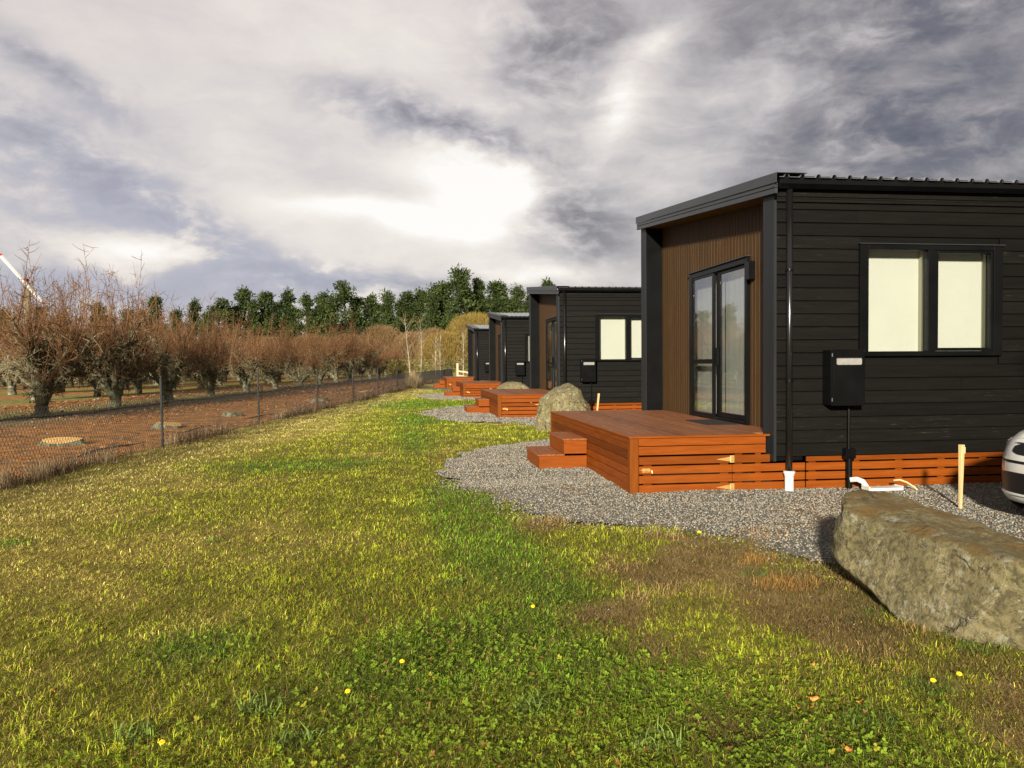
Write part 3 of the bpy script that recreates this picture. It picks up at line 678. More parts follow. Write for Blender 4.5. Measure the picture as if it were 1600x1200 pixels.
    sk = slats(B(), 'x', 13.86, 13.882, 4.3, XE, rows); sk.build('skirting', M_stain, root, bevel=.003)
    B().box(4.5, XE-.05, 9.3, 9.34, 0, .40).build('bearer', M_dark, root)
    return root

OD = (2.536, 8.829, 0.0)
ROWS = [(.006, .096), (.114, .204), (.222, .312), (.330, .420), (.440, .537), (.545, .629)]
def make_deck():
    root = thing('deck', 'x', 'deck', OD, 'slatted decks in front of the cabins')
    B = lambda: MB(OD)
    d = B(); x = 2.53; 
    while x < 4.52:
        x1 = min(x+.138, 4.528)
        if x < 4.22 < x1+.01 or x > 4.2: d.box(x, x1, 9.034, 13.668, .634, .657)
        else: d.box(x, x1, 8.818, 13.81, .634, .657)
        x += .142
    d.build('deck_boards', M_deck, root, bevel=.002)
    B().box(2.535, 4.215, 8.8165, 8.8365, .6335, .6575).box(2.526, 2.534, 8.817, 13.805, .633, .6575).build('edge_trim', M_stain, root, bevel=.003)
    p = B(); p.box(2.536, 2.64, 8.829, 8.92, 0, .632); p.build('corner_post', M_stainv, root, bevel=.004)
    p = B(); p.box(2.536, 2.64, 13.71, 13.80, 0, .632); p.build('corner_post', M_stainv, root, bevel=.004)
    s = slats(B(), 'x', 8.829, 8.851, 2.641, 4.168, ROWS[4:]); s.build('near_slats', M_stain, root, bevel=.003)
    s = slats(B(), 'x', 8.829, 8.851, 3.762, 4.655, [ROWS[0], ROWS[1], ROWS[2]]); s.box(3.762, 4.222, 8.829, 8.851, .330, .420)
    s.box(3.80, 3.89, 8.852, 8.875, 0, .63).box(4.05, 4.12, 8.852, 8.875, 0, .63); s.build('fixed_slats', M_stain, root, bevel=.003)
    gt = slats(B(), 'x', 8.829, 8.851, 2.645, 3.757, ROWS[:4]); gt.box(2.70, 2.80, 8.852, 8.872, .01, .418).box(3.62, 3.72, 8.852, 8.872, .01, .418)
    gate = gt.build('gate', M_stain, root, bevel=.003)
    for z in (.375, .05):
        h = B(); h.prism([(3.56, z), (3.715, z-.026), (3.745, z-.026), (3.745, z+.026), (3.715, z+.026)], (8.8240, 8.8280), 'y'); h.box(3.738, 3.782, 8.8245, 8.8285, z-.042, z+.042); h.tube([(3.737, 8.824, z-.04), (3.737, 8.824, z+.04)], .006, 8)
        h.build('hinge', M_brass, gate)
    l = B(); l.box(2.68, 2.775, 8.8245, 8.8285, .243, .288); l.tube([(2.665, 8.819, .265), (2.80, 8.819, .265)], .007, 8); l.box(2.70, 2.712, 8.812, 8.8245, .25, .28).box(2.75, 2.762, 8.812, 8.8245, .25, .28).tube([(2.79, 8.819, .265), (2.795, 8.813, .235)], .006, 6)
    l.build('latch', M_brass, gate)
    rl = [(.002, .094), (.100, .194), (.204, .292), (.300, .388), (.395, .484), (.490, .568), (.572, .630)]
    s = slats(B(), 'y', 2.540, 2.560, 8.921, 13.709, rl); s.build('side_slats', M_stain, root, bevel=.003)
    s = slats(B(), 'x', 13.778, 13.80, 2.641, 4.22, ROWS); s.build('far_slats', M_stain, root, bevel=.003)
    j = B()
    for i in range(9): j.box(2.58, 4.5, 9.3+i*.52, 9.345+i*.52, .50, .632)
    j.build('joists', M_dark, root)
    return root
OS = (2.2, 11.5, 0.0)
def make_steps():
    root = thing('steps', 'x', 'steps', OS, 'wooden box steps beside the decks')
    B = lambda: MB(OS); y0, y1 = 10.98, 12.13
    l = B(); l.box(1.86, 2.534, y0+.012, y0+.034, .0, .20).box(1.86, 2.534, y1-.034, y1-.012, .0, .20).box(1.855, 1.878, y0+.014, y1-.014, 0, .20); l.build('lower_box', M_stain, root, bevel=.003)
    t = B()
    for i in range(3): t.box(1.832+i*.128, 1.832+i*.128+.124, y0, y1, .202, .226)
    t.build('tread', M_tread, root, bevel=.002)
    u = B(); u.box(2.212, 2.534, y0+.012, y0+.034, .228, .414).box(2.212, 2.534, y1-.034, y1-.012, .228, .414).box(2.208, 2.229, y0+.014, y1-.014, .228, .414); u.build('upper_box', M_stain, root, bevel=.003)
    t = B()
    for i in range(3): t.box(2.190+i*.116, min(2.190+i*.116+.112, 2.534), y0, y1, .416, .440)
    t.build('tread', M_tread, root, bevel=.002)
    return root
def make_mat():
    root = MB((4.27, 10.68, .6575)); root.box(4.02, 4.47, 10.24, 11.12, .6576, .668)
    o = root.build('door_mat', M_mat, None, bevel=.003); o.location = (4.27, 10.68, .6575); return o
cab = make_cabin(); dk = make_deck(); st = make_steps(); mt = make_mat()
tag(mt, 'black rubber door mat on the nearest deck at the sliding door', 'door mat')
words = ['nearest black timber cabin, largest in view with brown recessed front', 'second black cabin along the row, directly behind the tall round boulder',
         'third black cabin from the camera, roof ribs showing, beside the low boulder', 'farthest black cabin at the end of the row, smallest in view']
dw = ['nearest orange stained deck with brass hinged gate in its slats', 'second orange deck along the row, left of the tall round boulder',
      'third orange deck from the camera, between the low boulder and gravel patch', 'farthest orange deck at the row end beside the wire fence']
sw = ['nearest two step wooden box on gravel against the nearest deck', 'second wooden box steps along the row, left of the second deck',
      'third wooden box steps along the row, small and dim orange', 'farthest wooden box steps, tiny at the row end by the fence']
for i, (dx, dy, dz) in enumerate(HOFF):
    for src, ww in ((cab, words), (dk, dw), (st, sw)):
        o = src if i == 0 else copy_tree(src)
        b0 = {id(cab): OC, id(dk): OD, id(st): OS}[id(src)]
        o.location = (b0[0]+dx, b0[1]+dy, b0[2]+dz); o['label'] = ww[i]
# the cabin of the same row that stands behind the photographer's right shoulder and shades the right foreground
o = copy_tree(cab); o.location = (OC[0]+.02, OC[1]-PITCHY, 0); o['label'] = 'black cabin before the camera whose shadow falls over the parked car'
o = copy_tree(dk); o.location = (OD[0]+.02, OD[1]-PITCHY, 0); o['label'] = 'orange deck of the cabin before the camera, shading the lower right grass'

# ------------------------------------------------------------------ boulders
def boulder(name, loc, half, rz, planes, seed, M, sub=5, disp=.09, p=9, ledge=0):
    bm = bmesh.new(); bmesh.ops.create_icosphere(bm, subdivisions=sub, radius=1)
    co = np.array([v.co[:] for v in bm.verts])
    d = co/np.linalg.norm(co, axis=1)[:, None]
    acc = np.zeros(len(d))
    for nx, ny, nz, dd in planes:
        n = np.array([nx, ny, nz]); n = n/np.linalg.norm(n)
        acc += np.maximum(0, d@n/dd)**p
    r = acc**(-1/p)
    P = d*r[:, None]
    n1 = fbm(P[:, 0]*1.6+5, P[:, 1]*1.6, P[:, 2]*1.6, seed, 3)-.5
    n2 = fbm(P[:, 0]*4.5, P[:, 1]*4.5, P[:, 2]*4.5+3, seed+3, 4)-.5
    n3 = np.abs(fbm(P[:, 0]*3, P[:, 1]*2, P[:, 2]*5, seed+9, 3)-.5)
    n4 = fbm(P[:, 0]*16, P[:, 1]*16, P[:, 2]*16, seed+5, 3)-.5
    P = P*(1+disp*(1.3*n1+1.2*n2-2.2*np.clip(n3, 0, .16)+.5*n4))[:, None]
    if ledge:
        hb = P@np.array([.35, -.25, .90])*5.2+1.1*fbm(P[:, 0]*2, P[:, 1]*2, P[:, 2]*2, seed+20, 3); sw = hb-np.floor(hb)
        P = P*(1-ledge*np.clip((sw-.80)/.12, 0, 1)*np.clip((1-sw)/.06, 0, 1)*np.clip(3*fbm(P[:, 0]*1.5, P[:, 1]*1.5, P[:, 2]*1.5, seed+21, 2)-1.2, 0, 1))[:, None]
    P = P*np.array(half)
    c, s = math.cos(rz), math.sin(rz)
    P = np.stack([P[:, 0]*c-P[:, 1]*s, P[:, 0]*s+P[:, 1]*c, P[:, 2]], -1)
    for v, q in zip(bm.verts, P): v.co = q
    me = bpy.data.meshes.new(name); bm.to_mesh(me); bm.free()
    me.polygons.foreach_set('use_smooth', [True]*len(me.polygons)); me.materials.append(M)
    o = link(name, me); o.location = loc; return o
box6 = [(1, 0, 0, 1), (-1, 0, 0, 1), (0, 1, 0, 1), (0, -1, 0, 1), (0, 0, 1, 1), (0, 0, -1, 1)]
# local x = length (towards the lower right of the photo), local y = across, away from the lawn
def pl(n, q):          # plane through the point q (relative to the boulder's middle) with normal n
    L = math.sqrt(sum(a*a for a in n)); return (*n, max(.05, sum(a*b for a, b in zip(n, q))/L))
o = boulder('boulder', (3.30, 4.40, .15), (1, 1, 1), 0,
            [pl((-1, -.2, .30), (-.46, -.04, 0)), pl((-.7, -1, .16), (-.34, -.66, -.1)), pl((-.3, 1, .22), (-.05, 1.27, .05)), pl((-1, .55, .28), (-.34, .88, .0)), pl((1, .1, .3), (.36, .2, .25)), pl((.12, -.06, 1), (-.2, .2, .385)),
             pl((.2, -1, .1), (0, -1.45, 0)), pl((-.9, .25, -1), (-.36, .4, -.13)), pl((-.6, -.9, -.9), (-.30, -.62, -.17)), pl((0, 0, -1), (0, 0, -.4)), pl((-.5, .9, .9), (-.2, 1.1, .32)), pl((-.35, -.1, 1), (-.34, 0, .35)), pl((1, 1, .3), (.3, 1.05, .2))], 5, M_rock, 7, .080, 34, .045)
tag(o, 'long grey slab boulder lying in the right foreground with brown staining on top', 'boulder')
o = boulder('boulder', (3.56, 17.35, .40), (.48, .48, .59), R(20), [(-1, -.2, .1, .98), (1, -.3, .75, .95), (.2, -1, .2, .98), (0, 1, .2, 1), (-.3, 0, 1, 1), (.9, 0, -.3, 1.1), (0, 0, -1, 1), (-.7, -.5, -.5, .95)], 12, M_rock2, 5, .08, 7)
tag(o, 'tall round mottled boulder standing just behind the nearest deck', 'boulder')
o = boulder('boulder', (4.27, 31.2, .30), (.72, .55, .50), R(5), box6+[(.8, 0, .8, .95), (-.8, -.2, .8, .9), (-.2, -.8, .8, .98)], 23, M_rock2, 4, .11, 7)
tag(o, 'low humped boulder beside the third deck', 'boulder')
o = boulder('boulder', (4.5, 44.0, .22), (1.0, .55, .36), R(-5), box6+[(.8, 0, .8, .95), (-.8, -.2, .8, .9)], 33, M_rock2, 4, .11, 7)
tag(o, 'flat pale boulder, a small sliver above the third deck', 'boulder')

# ------------------------------------------------------------------ pegs, pipe offcut and cord by the cabin
def peg(loc, h, w, tilt, tagp, label):
    t = thing('peg', label, 'wooden peg', loc)
    s = MB(); s.prism([(-w/2, 0), (w/2, 0), (w/2, h), (-w/2, h)], (-w/2, w/2), 'y'); s.v = [(x*(.55 if z < .01 else 1), y*(.55 if z < .01 else 1), z-.06) for x, y, z in s.v]
    st_ = s.build('stake', M_peg, t, bevel=.002)
    if tagp:
        s = MB(); s.box(w/2+.0005, w/2+.022, -.012, .010, h-.15, h-.085); s.build('block', M_peg, t, bevel=.002)
    t.rotation_euler = (R(tilt[0]), R(tilt[1]), R(12)); return t
peg((5.55, 7.37, 0), .71, .042, (0, 1.0), True, 'pale pine survey peg with small block near its top, behind the slab boulder')
peg((4.36, 18.0, 0), .86, .04, (0, 6), False, 'pale pine peg leaning in front of the second cabin skirting')
peg((4.55, 31.4, 0), .80, .04, (0, 2), False, 'pale pine peg beside the low boulder at the third cabin')
t = thing('plastic_pipe', 'white plastic pipe bend and tray lying by the nearest skirting', 'pipe', (5.3, 8.5, .02))
s = MB((5.3, 8.5, .02)); s.tube([(5.10, 8.63, .125), (5.17, 8.60, .135), (5.225, 8.57, .11), (5.245, 8.54, .06), (5.25, 8.53, .03)], [.030, .030, .032, .032, .03], 12); s.build('bend', M_pvc, t, smooth=True)
s = MB((5.3, 8.5, .02)); s.box(5.20, 5.62, 8.40, 8.56, .025, .055).box(5.20, 5.215, 8.40, 8.56, .055, .075).box(5.605, 5.62, 8.40, 8.56, .055, .075); s.build('tray', M_pvc, t, bevel=.004)
s = MB((5.7, 8.45, .02)); s.tube([(5.60, 8.56, .115), (5.66, 8.53, .125), (5.72, 8.49, .10), (5.78, 8.44, .05), (5.80, 8.41, .02)], .011, 8)
o = s.build('cord', M_peg, None, smooth=True); o.location = (5.7, 8.45, .02); tag(o, 'short curl of buff cord on gravel right of the white pipe', 'cord')

# ------------------------------------------------------------------ parked car (nose towards -X)
def make_car(loc, rz):
    car = thing('parked_car', 'white hatchback parked by the nearest cabin, only its nose in the picture', 'car', loc, rz=rz)
    xc = 1.92      # nose tip at x=0
    LV = [(.15, 1.80, 1.72, .78), (.17, 1.875, 1.80, .83), (.22, 1.905, 1.86, .848), (.36, 1.91, 1.89, .853), (.46, 1.915, 1.90, .858), (.56, 1.905, 1.90, .858), (.65, 1.87, 1.895, .856), (.72, 1.82, 1.89, .853), (.78, 1.73, 1.88, .848), (.83, 1.58, 1.87, .84), (.88, 1.34, 1.86, .83), (.93, 1.06, 1.85, .815), (.965, .86, 1.84, .795)]
    GV = [(.966, .85, 1.83, .79), (1.08, .62, 1.80, .755), (1.20, .40, 1.76, .715), (1.32, .17, 1.69, .675), (1.42, -.06, 1.60, .635)]
    RV = [(1.421, -.06, 1.60, .634), (1.455, -.16, 1.55, .60), (1.478, -.32, 1.45, .53), (1.490, -.55, 1.25, .40), (1.494, -.8, 1.0, .2)]
    NT = 96
    def outline(L):
        z, lf, lb, w = L; pts = []
        for i in range(NT):
            a = 2*math.pi*i/NT; c, s = math.cos(a), math.sin(a)
            n = 3.0 if c > 0 else 4.5
            x = xc-(lf if c > 0 else lb)*math.copysign(abs(c)**(2/n), c); pts.append((x, w*math.copysign(abs(s)**(2/n), s), z))
        return pts
    def loft(levels, cap0=False, cap1=False):
        s = MB(); vs = []; fs = []
        for L in levels: vs += outline(L)
        for i in range(len(levels)-1):
            for j in range(NT):
                j2 = (j+1) % NT; fs.append((i*NT+j2, i*NT+j, (i+1)*NT+j, (i+1)*NT+j2))
        if cap0: fs.append(tuple(range(NT)))
        if cap1: fs.append(tuple((len(levels)-1)*NT+j for j in range(NT-1, -1, -1)))
        return s.add(vs, fs)
    loft(LV, True).build('body', M_paint, car, smooth=True)
    loft(GV).build('windows', M_carglass, car, smooth=True)
    loft(RV, False, True).build('roof', M_paint, car, smooth=True)
    def interp(z):
        for a, b in zip(LV, LV[1:]):
            if a[0] <= z <= b[0]:
                f = (z-a[0])/(b[0]-a[0]); return a[1]+f*(b[1]-a[1]), a[3]+f*(b[3]-a[3])
        return LV[-1][1], LV[-1][3]
    def front_x(y, z, off):
        lf, w = interp(z); q = min(abs(y)/w, .999); return xc-(lf+off)*(1-q**3.0)**(1/3.0)
    def patch(name, corners_fn, M, off, nu=26, nv=8, par=car):
        s = MB(); vs = []; fs = []
        for o_ in (off, -.03):
            for i in range(nu+1):
                for j in range(nv+1):
                    y, z = corners_fn(i/nu, j/nv); vs.append((front_x(y, z, o_), y, z))
        n = (nu+1)*(nv+1)
        for i in range(nu):
            for j in range(nv):
                a = i*(nv+1)+j; b_ = a+nv+1; fs.append((a, a+1, b_+1, b_))
        for i in range(nu):
            a = i*(nv+1); b_ = a+nv+1; fs.append((a, b_, n+b_, n+a)); a += nv; b_ += nv; fs.append((b_, a, n+a, n+b_))
        for j in range(nv):
            fs.append((j+1, j, n+j, n+j+1)); a = nu*(nv+1)+j; fs.append((a, a+1, n+a+1, n+a))
        return s.add(vs, fs).build(name, M, par, smooth=False)
    def rr(y0, y1, z0, z1, taper=0.0, k=5):
        def f(u, v):
            yy = y0+(y1-y0)*u; e = abs(2*u-1)**k; m_ = (z0+z1)/2; h = (z1-z0)/2*(1-.55*e)
            return yy, m_+(2*v-1)*h+taper*e
        return f
    lg = patch('lower_grille', rr(-.53, .53, .255, .445), M_carblack, .006)
    patch('grille_trim', rr(-.545, .545, .238, .256), M_paint, .016, par=lg)
    patch('bumper_slot', rr(-.44, .44, .528, .552), M_carblack, .004)
    up = patch('upper_grille', rr(-.27, .27, .605, .705), M_carblack, .005)
    patch('grille_bar', rr(-.285, .285, .702, .716), M_chrome, .010, par=up)
    s = MB(); s.lathe([(0.0, -.015), (.045, -.012), (.05, 0), (.045, .004)], (front_x(0, .66, .015)+.005, 0, .66), 'x', 24); s.build('badge', M_chrome, up, smooth=True)
    for sg in (-1, 1):
        hl = patch('headlight', rr(sg*.52, sg*.80, .62, .735, .02, 3), M_lamp, .006, 18, 8)
        for yy in (.58, .66): 
            s = MB(); s.lathe([(0, -.01), (.03, -.006), (.036, .004)], (front_x(yy, .68, .006), sg*yy, .68), 'x', 16); s.build('bulb', M_chrome, hl)
    s = MB(); s.prism([(.87, .97), (.90, .985), (2.0, .985), (2.0, .97)], (-.5, .5), 'y')
    for cx in (.78, 3.12):
        for sg in (-1, 1):
            a = MB(); a.lathe([(.0, .62), (.345, .62), (.345, .872), (.30, .874), (0, .874)], (cx, 0, .30), 'y', 32)
            a.v = [(x, y*sg, z) for x, y, z in a.v]
            if sg < 0: a.f = [f[::-1] for f in a.f]
            a.build('wheel_arch', M_carblack, car)
            w = MB(); w.lathe([(.19, .66), (.29, .66), (.305, .70), (.305, .85), (.285, .882), (.20, .885)], (cx, 0, .305), 'y', 32); w.v = [(x, y*sg, z) for x, y, z in w.v]
            if sg < 0: w.f = [f[::-1] for f in w.f]
            wh = w.build('wheel', M_tyre, car, smooth=False)
            r_ = MB(); r_.lathe([(.2, .884), (.195, .872), (.17, .865), (.06, .876), (0, .878)], (cx, 0, .305), 'y', 30)
            for k5 in range(5):
                a5 = k5*2*math.pi/5; r_.tube([(cx, .879, .305), (cx+.185*math.cos(a5), .882, .305+.185*math.sin(a5))], [.03, .022], 6)
            r_.v = [(x, y*sg, z) for x, y, z in r_.v]
            r_.build('rim', M_rim, wh)
    for sg in (-1, 1):
        s = MB(); s.lathe([(0, -.10), (.06, -.09), (.075, 0), (.06, .09), (0, .10)], (1.55, sg*.90, 1.02), 'y', 14); s.build('mirror', M_paint, car, smooth=True)
        for px in (1.35, 2.35, 3.2):
            s = MB(); s.tube([(px, sg*.80, .97), (px-.05+.18*(px-1.9)*.0, sg*.64, 1.42)], .022, 6); s.build('pillar', M_carblack, car)
    return car
make_car((5.50, 6.42, .03), R(0))

# ------------------------------------------------------------------ wire fence
FY = [-3.5, 3.4, 9.7, 15.4, 20.97, 27.0, 32.9, 39.0, 45.3, 52.0, 59.6, 66.5, 73.6, 80.3, 86.8]
OF = (fence_x(15.4), 15.4, 0)
fen = thing('wire_fence', 'dark chain-link fence on steel posts along the left edge of the lawn', 'fence', OF)
for y in FY:
    s = MB(OF); x = fence_x(y); top = 1.27+.03*math.sin(y*3.1); lean = .02*math.sin(y*7.7)
    s.tube([(x, y, -.1), (x+lean, y+lean*.5, top)], .024, 8); s.lathe([(.026, 0), (.026, .012), (.012, .022), (0, .022)], (x+lean, y+lean*.5, top-.004)); s.build('post', M_fpost, fen)
def wires(A, Bv, rad):
    A = np.asarray(A, float); Bv = np.asarray(Bv, float); n = len(A)
    d = Bv-A; d /= np.linalg.norm(d, axis=1)[:, None]
    up = np.tile(np.array([0.13, -.99, .05]), (n, 1)); p = np.cross(d, up); p /= np.linalg.norm(p, axis=1)[:, None]; q = np.cross(d, p)
    vs = []
    for k_ in range(3):
        a = 2*math.pi*k_/3; off = (p*math.cos(a)+q*math.sin(a))*rad
        vs += [A+off, Bv+off]
    V = np.stack(vs, 1)
    F = np.array([(0, 2, 3, 1), (2, 4, 5, 3), (4, 0, 1, 5)])
    return V.reshape(-1, 3), (F[None]+(np.arange(n)*6)[:, None, None]).ravel(), np.full(n*3, 4), np.zeros((n*6, 3))
ys_ = np.arange(-3.5, 86.8, .07); z0, z1 = .02, .96; dy = (z1-z0)*.62
A1 = []; B1 = []
for y in ys_:
    for sg in (1, -1):
        ya, yb = (y, min(y+dy, 86.8)) if sg > 0 else (y, max(y-dy, -3.5))
        zb = z0+(z1-z0)*abs(yb-ya)/dy
        A1.append((fence_x(ya)+.028, ya, z0)); B1.append((fence_x(yb)+.028, yb, zb))
V, L, S, K = wires(A1, B1, .0029); V = V-np.array(OF)
link('wire_mesh', np_mesh('wire_mesh', V, L, S, M_wire), fen)
s = MB(OF)
for z in (.965, .03, 1.22): s.tube([(fence_x(y)+.028, y, z+(.012 if i % 2 else 0)) for i, y in enumerate(np.arange(-3.5, 87, 3.01))], .0035, 4)
s.build('line_wire', M_wire, fen)

# ------------------------------------------------------------------ orchard trees
def rvec(r, up=0.0):
    while True:
        v = Vector((r.uniform(-1, 1), r.uniform(-1, 1), r.uniform(-1, 1)))
        if .05 < v.length < 1: break
    v.normalize(); v.z += up; return v.normalized()
def curve(r, p, d, L, n, wob, bend=Vector((0, 0, 0))):
    pts = [Vector(p)]; d = Vector(d).normalized()
    for i in range(n):
        d = (d+rvec(r)*wob+bend).normalized(); pts.append(pts[-1]+d*(L/n))
    return pts
def orchard_tree(seed, tall=3, scale=1.0):
    r = random.Random(seed); w = MB(); sp = MB(); tw = MB()
    th = r.uniform(.16, .34)*scale; tr = r.uniform(.125, .165)*scale
    w.tube([(0, 0, -.15), (r.uniform(-.03, .03), r.uniform(-.03, .03), 0.02), (r.uniform(-.05, .05), r.uniform(-.05, .05), th*.6), (0, 0, th)], [tr*1.5, tr*1.15, tr, tr*1.1], 9)
    limbs = []
    n = r.choice([3, 4, 4, 5]); a0 = r.uniform(0, 6.28)
    for i in range(n):
        a = a0+i*6.283/n+r.uniform(-.3, .3); el_ = r.uniform(.62, 1.15)
        d = Vector((math.cos(a)*math.cos(el_), math.sin(a)*math.cos(el_), math.sin(el_)))
        L = r.uniform(1.15, 1.65)*scale
        pts = curve(r, (0, 0, th*.9), d, L, 7, .28, Vector((0, 0, .05)))
        rr_ = tr*r.uniform(.66, .86); rad = [rr_*(1-.62*j/7)*r.uniform(.88, 1.15) for j in range(8)]
        w.tube(pts, rad, 7); limbs.append((pts, rad, 2))
        for q in range(r.randint(4, 6)):
            j = r.randint(2, 6); a2 = a+r.uniform(-1.7, 1.7); e2 = r.uniform(-.25, .9)
            d2 = Vector((math.cos(a2)*math.cos(e2), math.sin(a2)*math.cos(e2), math.sin(e2)))
            p2 = curve(r, pts[j], d2, r.uniform(.6, 1.15)*scale, 5, .22, Vector((0, 0, .05))); rd = [rad[j]*.6*(1-.6*k_/5)*r.uniform(.85, 1.2) for k_ in range(6)]
            w.tube(p2, rd, 6); limbs.append((p2, rd, 1))
    shoots = []
    for pts, rad, kind in limbs:
        # knobbly spurs all along the limb
        for q in range(44 if kind == 2 else 30):
            j = r.uniform(.8, len(pts)-1.01); i0 = int(j); p = pts[i0].lerp(pts[i0+1], j-i0)
            d = rvec(r, .12); L = r.uniform(.10, .42)
            c = curve(r, p, d, L, 2, .5); sp.tube(c, [.014, .010, .006], 4)
            if r.random() < .7:
                c2 = curve(r, c[1], rvec(r, .3), L*.7, 2, .4); sp.tube(c2, [.009, .006, .004], 3)
            if r.random() < .45: sp.tube([c[-1]-Vector((0, 0, .02)), c[-1]+d*.03], [.020, .014], 5)
        for q in range(18 if kind == 2 else 13):
            j = r.uniform(1.6, len(pts)-1.01); i0 = int(j); p = pts[i0].lerp(pts[i0+1], j-i0)
            out = Vector((p.x, p.y, 0)); out = out.normalized()*.45 if out.length > .05 else out
            d = (rvec(r)*.85+Vector((0, 0, .75))+out*r.uniform(0, 1)).normalized()
            L = r.uniform(.35, 1.2)*scale*(1.0 if p.z > .8 else .7)
            if r.random() < .28: L *= 1.7; d = (d+Vector((0, 0, 1.2))).normalized()
            shoots.append((p, d, L, .0105))
    for q in range(tall):
        pts, rad, kind = r.choice(limbs); p = pts[-r.randint(1, 3)]
        shoots.append((p, Vector((r.uniform(-.22, .22), r.uniform(-.22, .22), 1)), r.uniform(1.1, 2.3)+(.8 if q < 3 else 0), .0125))
    for p, d, L, rd in shoots:
        n_ = 4 if L > 1.2 else 3
        c = curve(r, p, d, L, n_, .10, Vector((0, 0, .07))); tw.tube(c, [rd*(1-.72*k_/n_) for k_ in range(n_+1)], 3, False)
        for z in range(int(L*(6.5 if L > 1.2 else 3.2))):
            j = r.uniform(.35, n_-.05); i0 = int(j); p2 = c[i0].lerp(c[min(i0+1, n_)], j-i0)
            d2 = (rvec(r)*.95+Vector((0, 0, .55))).normalized(); l2 = r.uniform(.14, .5)*(.8 if L > 1.2 else 1)
            c2 = curve(r, p2, d2, l2, 2, .2, Vector((0, 0, .12))); tw.tube(c2, [rd*.55, rd*.42, rd*.26], 3, False)
            if r.random() < .4:
                c3 = curve(r, c2[1], (rvec(r)+Vector((0, 0, .4))).normalized(), l2*.6, 1, .1); tw.tube(c3, [rd*.38, rd*.22], 3, False)
    t = thing('orchard_tree', 'x', 'fruit tree', (0, 0, 0), 'bare orchard trees')
    w.build('trunk', M_bark, t, smooth=True); sp.build('spurs', M_spur, t); tw.build('crown', M_twig, t)
    return t
OT = [orchard_tree(101+i, tall=(12, 16, 10, 14, 15, 13)[i]) for i in range(6)]
first = [22.8, 27.9, 32.7, 37.4, 42.5, 47.9, 53.5, 59.7, 65.5, 71.3, 77, 82.5, 88, 93.5, 99, 104.5]
used = set(); rt = random.Random(5)
names_first = {22.8: 'gnarled bare orchard tree at the left picture edge, its branches cut by the frame',
               27.9: 'gnarled bare orchard tree with thick forked trunk, nearest one wholly in view at far left',
               32.7: 'second bare orchard tree of the front row, right of the nearest forked trunk',
               37.4: 'third bare orchard tree of the front row, just behind the first fence post at left',
               42.5: 'fourth bare orchard tree of the front row, left of the second fence post',
               47.9: 'fifth bare orchard tree of the front row, behind the second fence post'}
for k_ in range(8):
    if k_ == 0: yl = first
    else:
        yl = []; y = 27+9.6*k_+rt.uniform(0, 3)
        while y < 112: yl.append(y); y += 4.7+rt.uniform(-.5, .5)
    for y in yl:
        i = rt.randrange(6)
        if y == 27.9 and k_ == 0: i = 1
        src = OT[i]; o = src if i not in used else copy_tree(src); used.add(i)
        yy = y+(rt.uniform(-.4, .4) if k_ else 0)
        o.location = (fence_x(yy)-(9.0+6.5*k_)+(rt.uniform(-.35, .35) if k_ else 0), yy, -.06)
        sc = rt.uniform(.95, 1.2)*(1.26 if k_ else 1.22); o.scale = (sc, sc, sc*rt.uniform(.92, 1.2)); o.rotation_euler = (0, 0, rt.uniform(0, 6.28))
        o['label'] = names_first.get(y, 'bare red-twigged orchard tree farther along the front row beside the cleared earth strip') if k_ == 0 else 'bare red-twigged orchard tree in the rows behind the front row'

# stumps and hose on the cleared strip
for i, (x, y, sx, sy, lb) in enumerate([(-6.78, 16.9, .36, .22, 'pale sawn tree stump on brown earth left of the first fence post, nearest one'), (-5.86, 21.1, .36, .30, 'pale sawn tree stump just right of the first fence post'),
                             (-5.29, 25.7, .30, .24, 'pale sawn tree stump left of the second fence post'), (-3.6, 34.9, .42, .3, 'pale sawn tree stump, small, right of the third fence post'), (-2.2, 44, .4, .3, 'pale sawn tree stump farthest along the cleared strip')]):
    t = thing('tree_stump', lb, 'tree stump', (x, y, -.06), 'sawn stumps of the removed tree row', rz=i*1.3)
    r = random.Random(i); s = MB(); n = 18; ring = [1+.16*math.sin(3*a*6.283/n+i)+r.uniform(-.07, .07) for a in range(n)]
    def rg(sc, z): return [(sx*sc*ring[a]*math.cos(a*6.283/n), sy*sc*ring[a]*math.sin(a*6.283/n), z+.05*math.sin(a*6.283/n)) for a in range(n)]
    vs = rg(1.3, -.05)+rg(1.06, .05)+rg(1.0, .10); s.add(vs, [(i_*n+a, i_*n+(a+1) % n, (i_+1)*n+(a+1) % n, (i_+1)*n+a) for i_ in range(2) for a in range(n)]); s.build('bark', M_bark, t)
    s = MB(); s.add(rg(.97, .102)+[(0, 0, .106)], [(a, (a+1) % n, n) for a in range(n)]); s.build('cut_face', M_sawn, t)
s = MB((-6, 17, 0)); pts = []
for i in range(80):
    y = 9+i*.8; pts.append((fence_x(y)-1.25+.12*math.sin(y*.5)+.05*math.sin(y*2.3), y, -.06+.035*max(-.6, math.sin(y*1.3))))
s.tube(pts, .015, 6); o = s.build('hose', M_hose, None, smooth=True); o.location = (-6, 17, 0); tag(o, 'black irrigation hose snaking along the cleared earth behind the fence', 'hose')
s = MB((-9, 25, 0)); pts = []
for i in range(70):
    y = 14+i*1.0; pts.append((fence_x(y)-7.6+.25*math.sin(y*.7), y, -.02+.06*max(0, math.sin(y*1.1))))
s.tube(pts, .024, 6); o = s.build('hose', M_hose, None, smooth=True); o.location = (-9, 25, 0); tag(o, 'black irrigation hose at the feet of the front orchard row', 'hose')

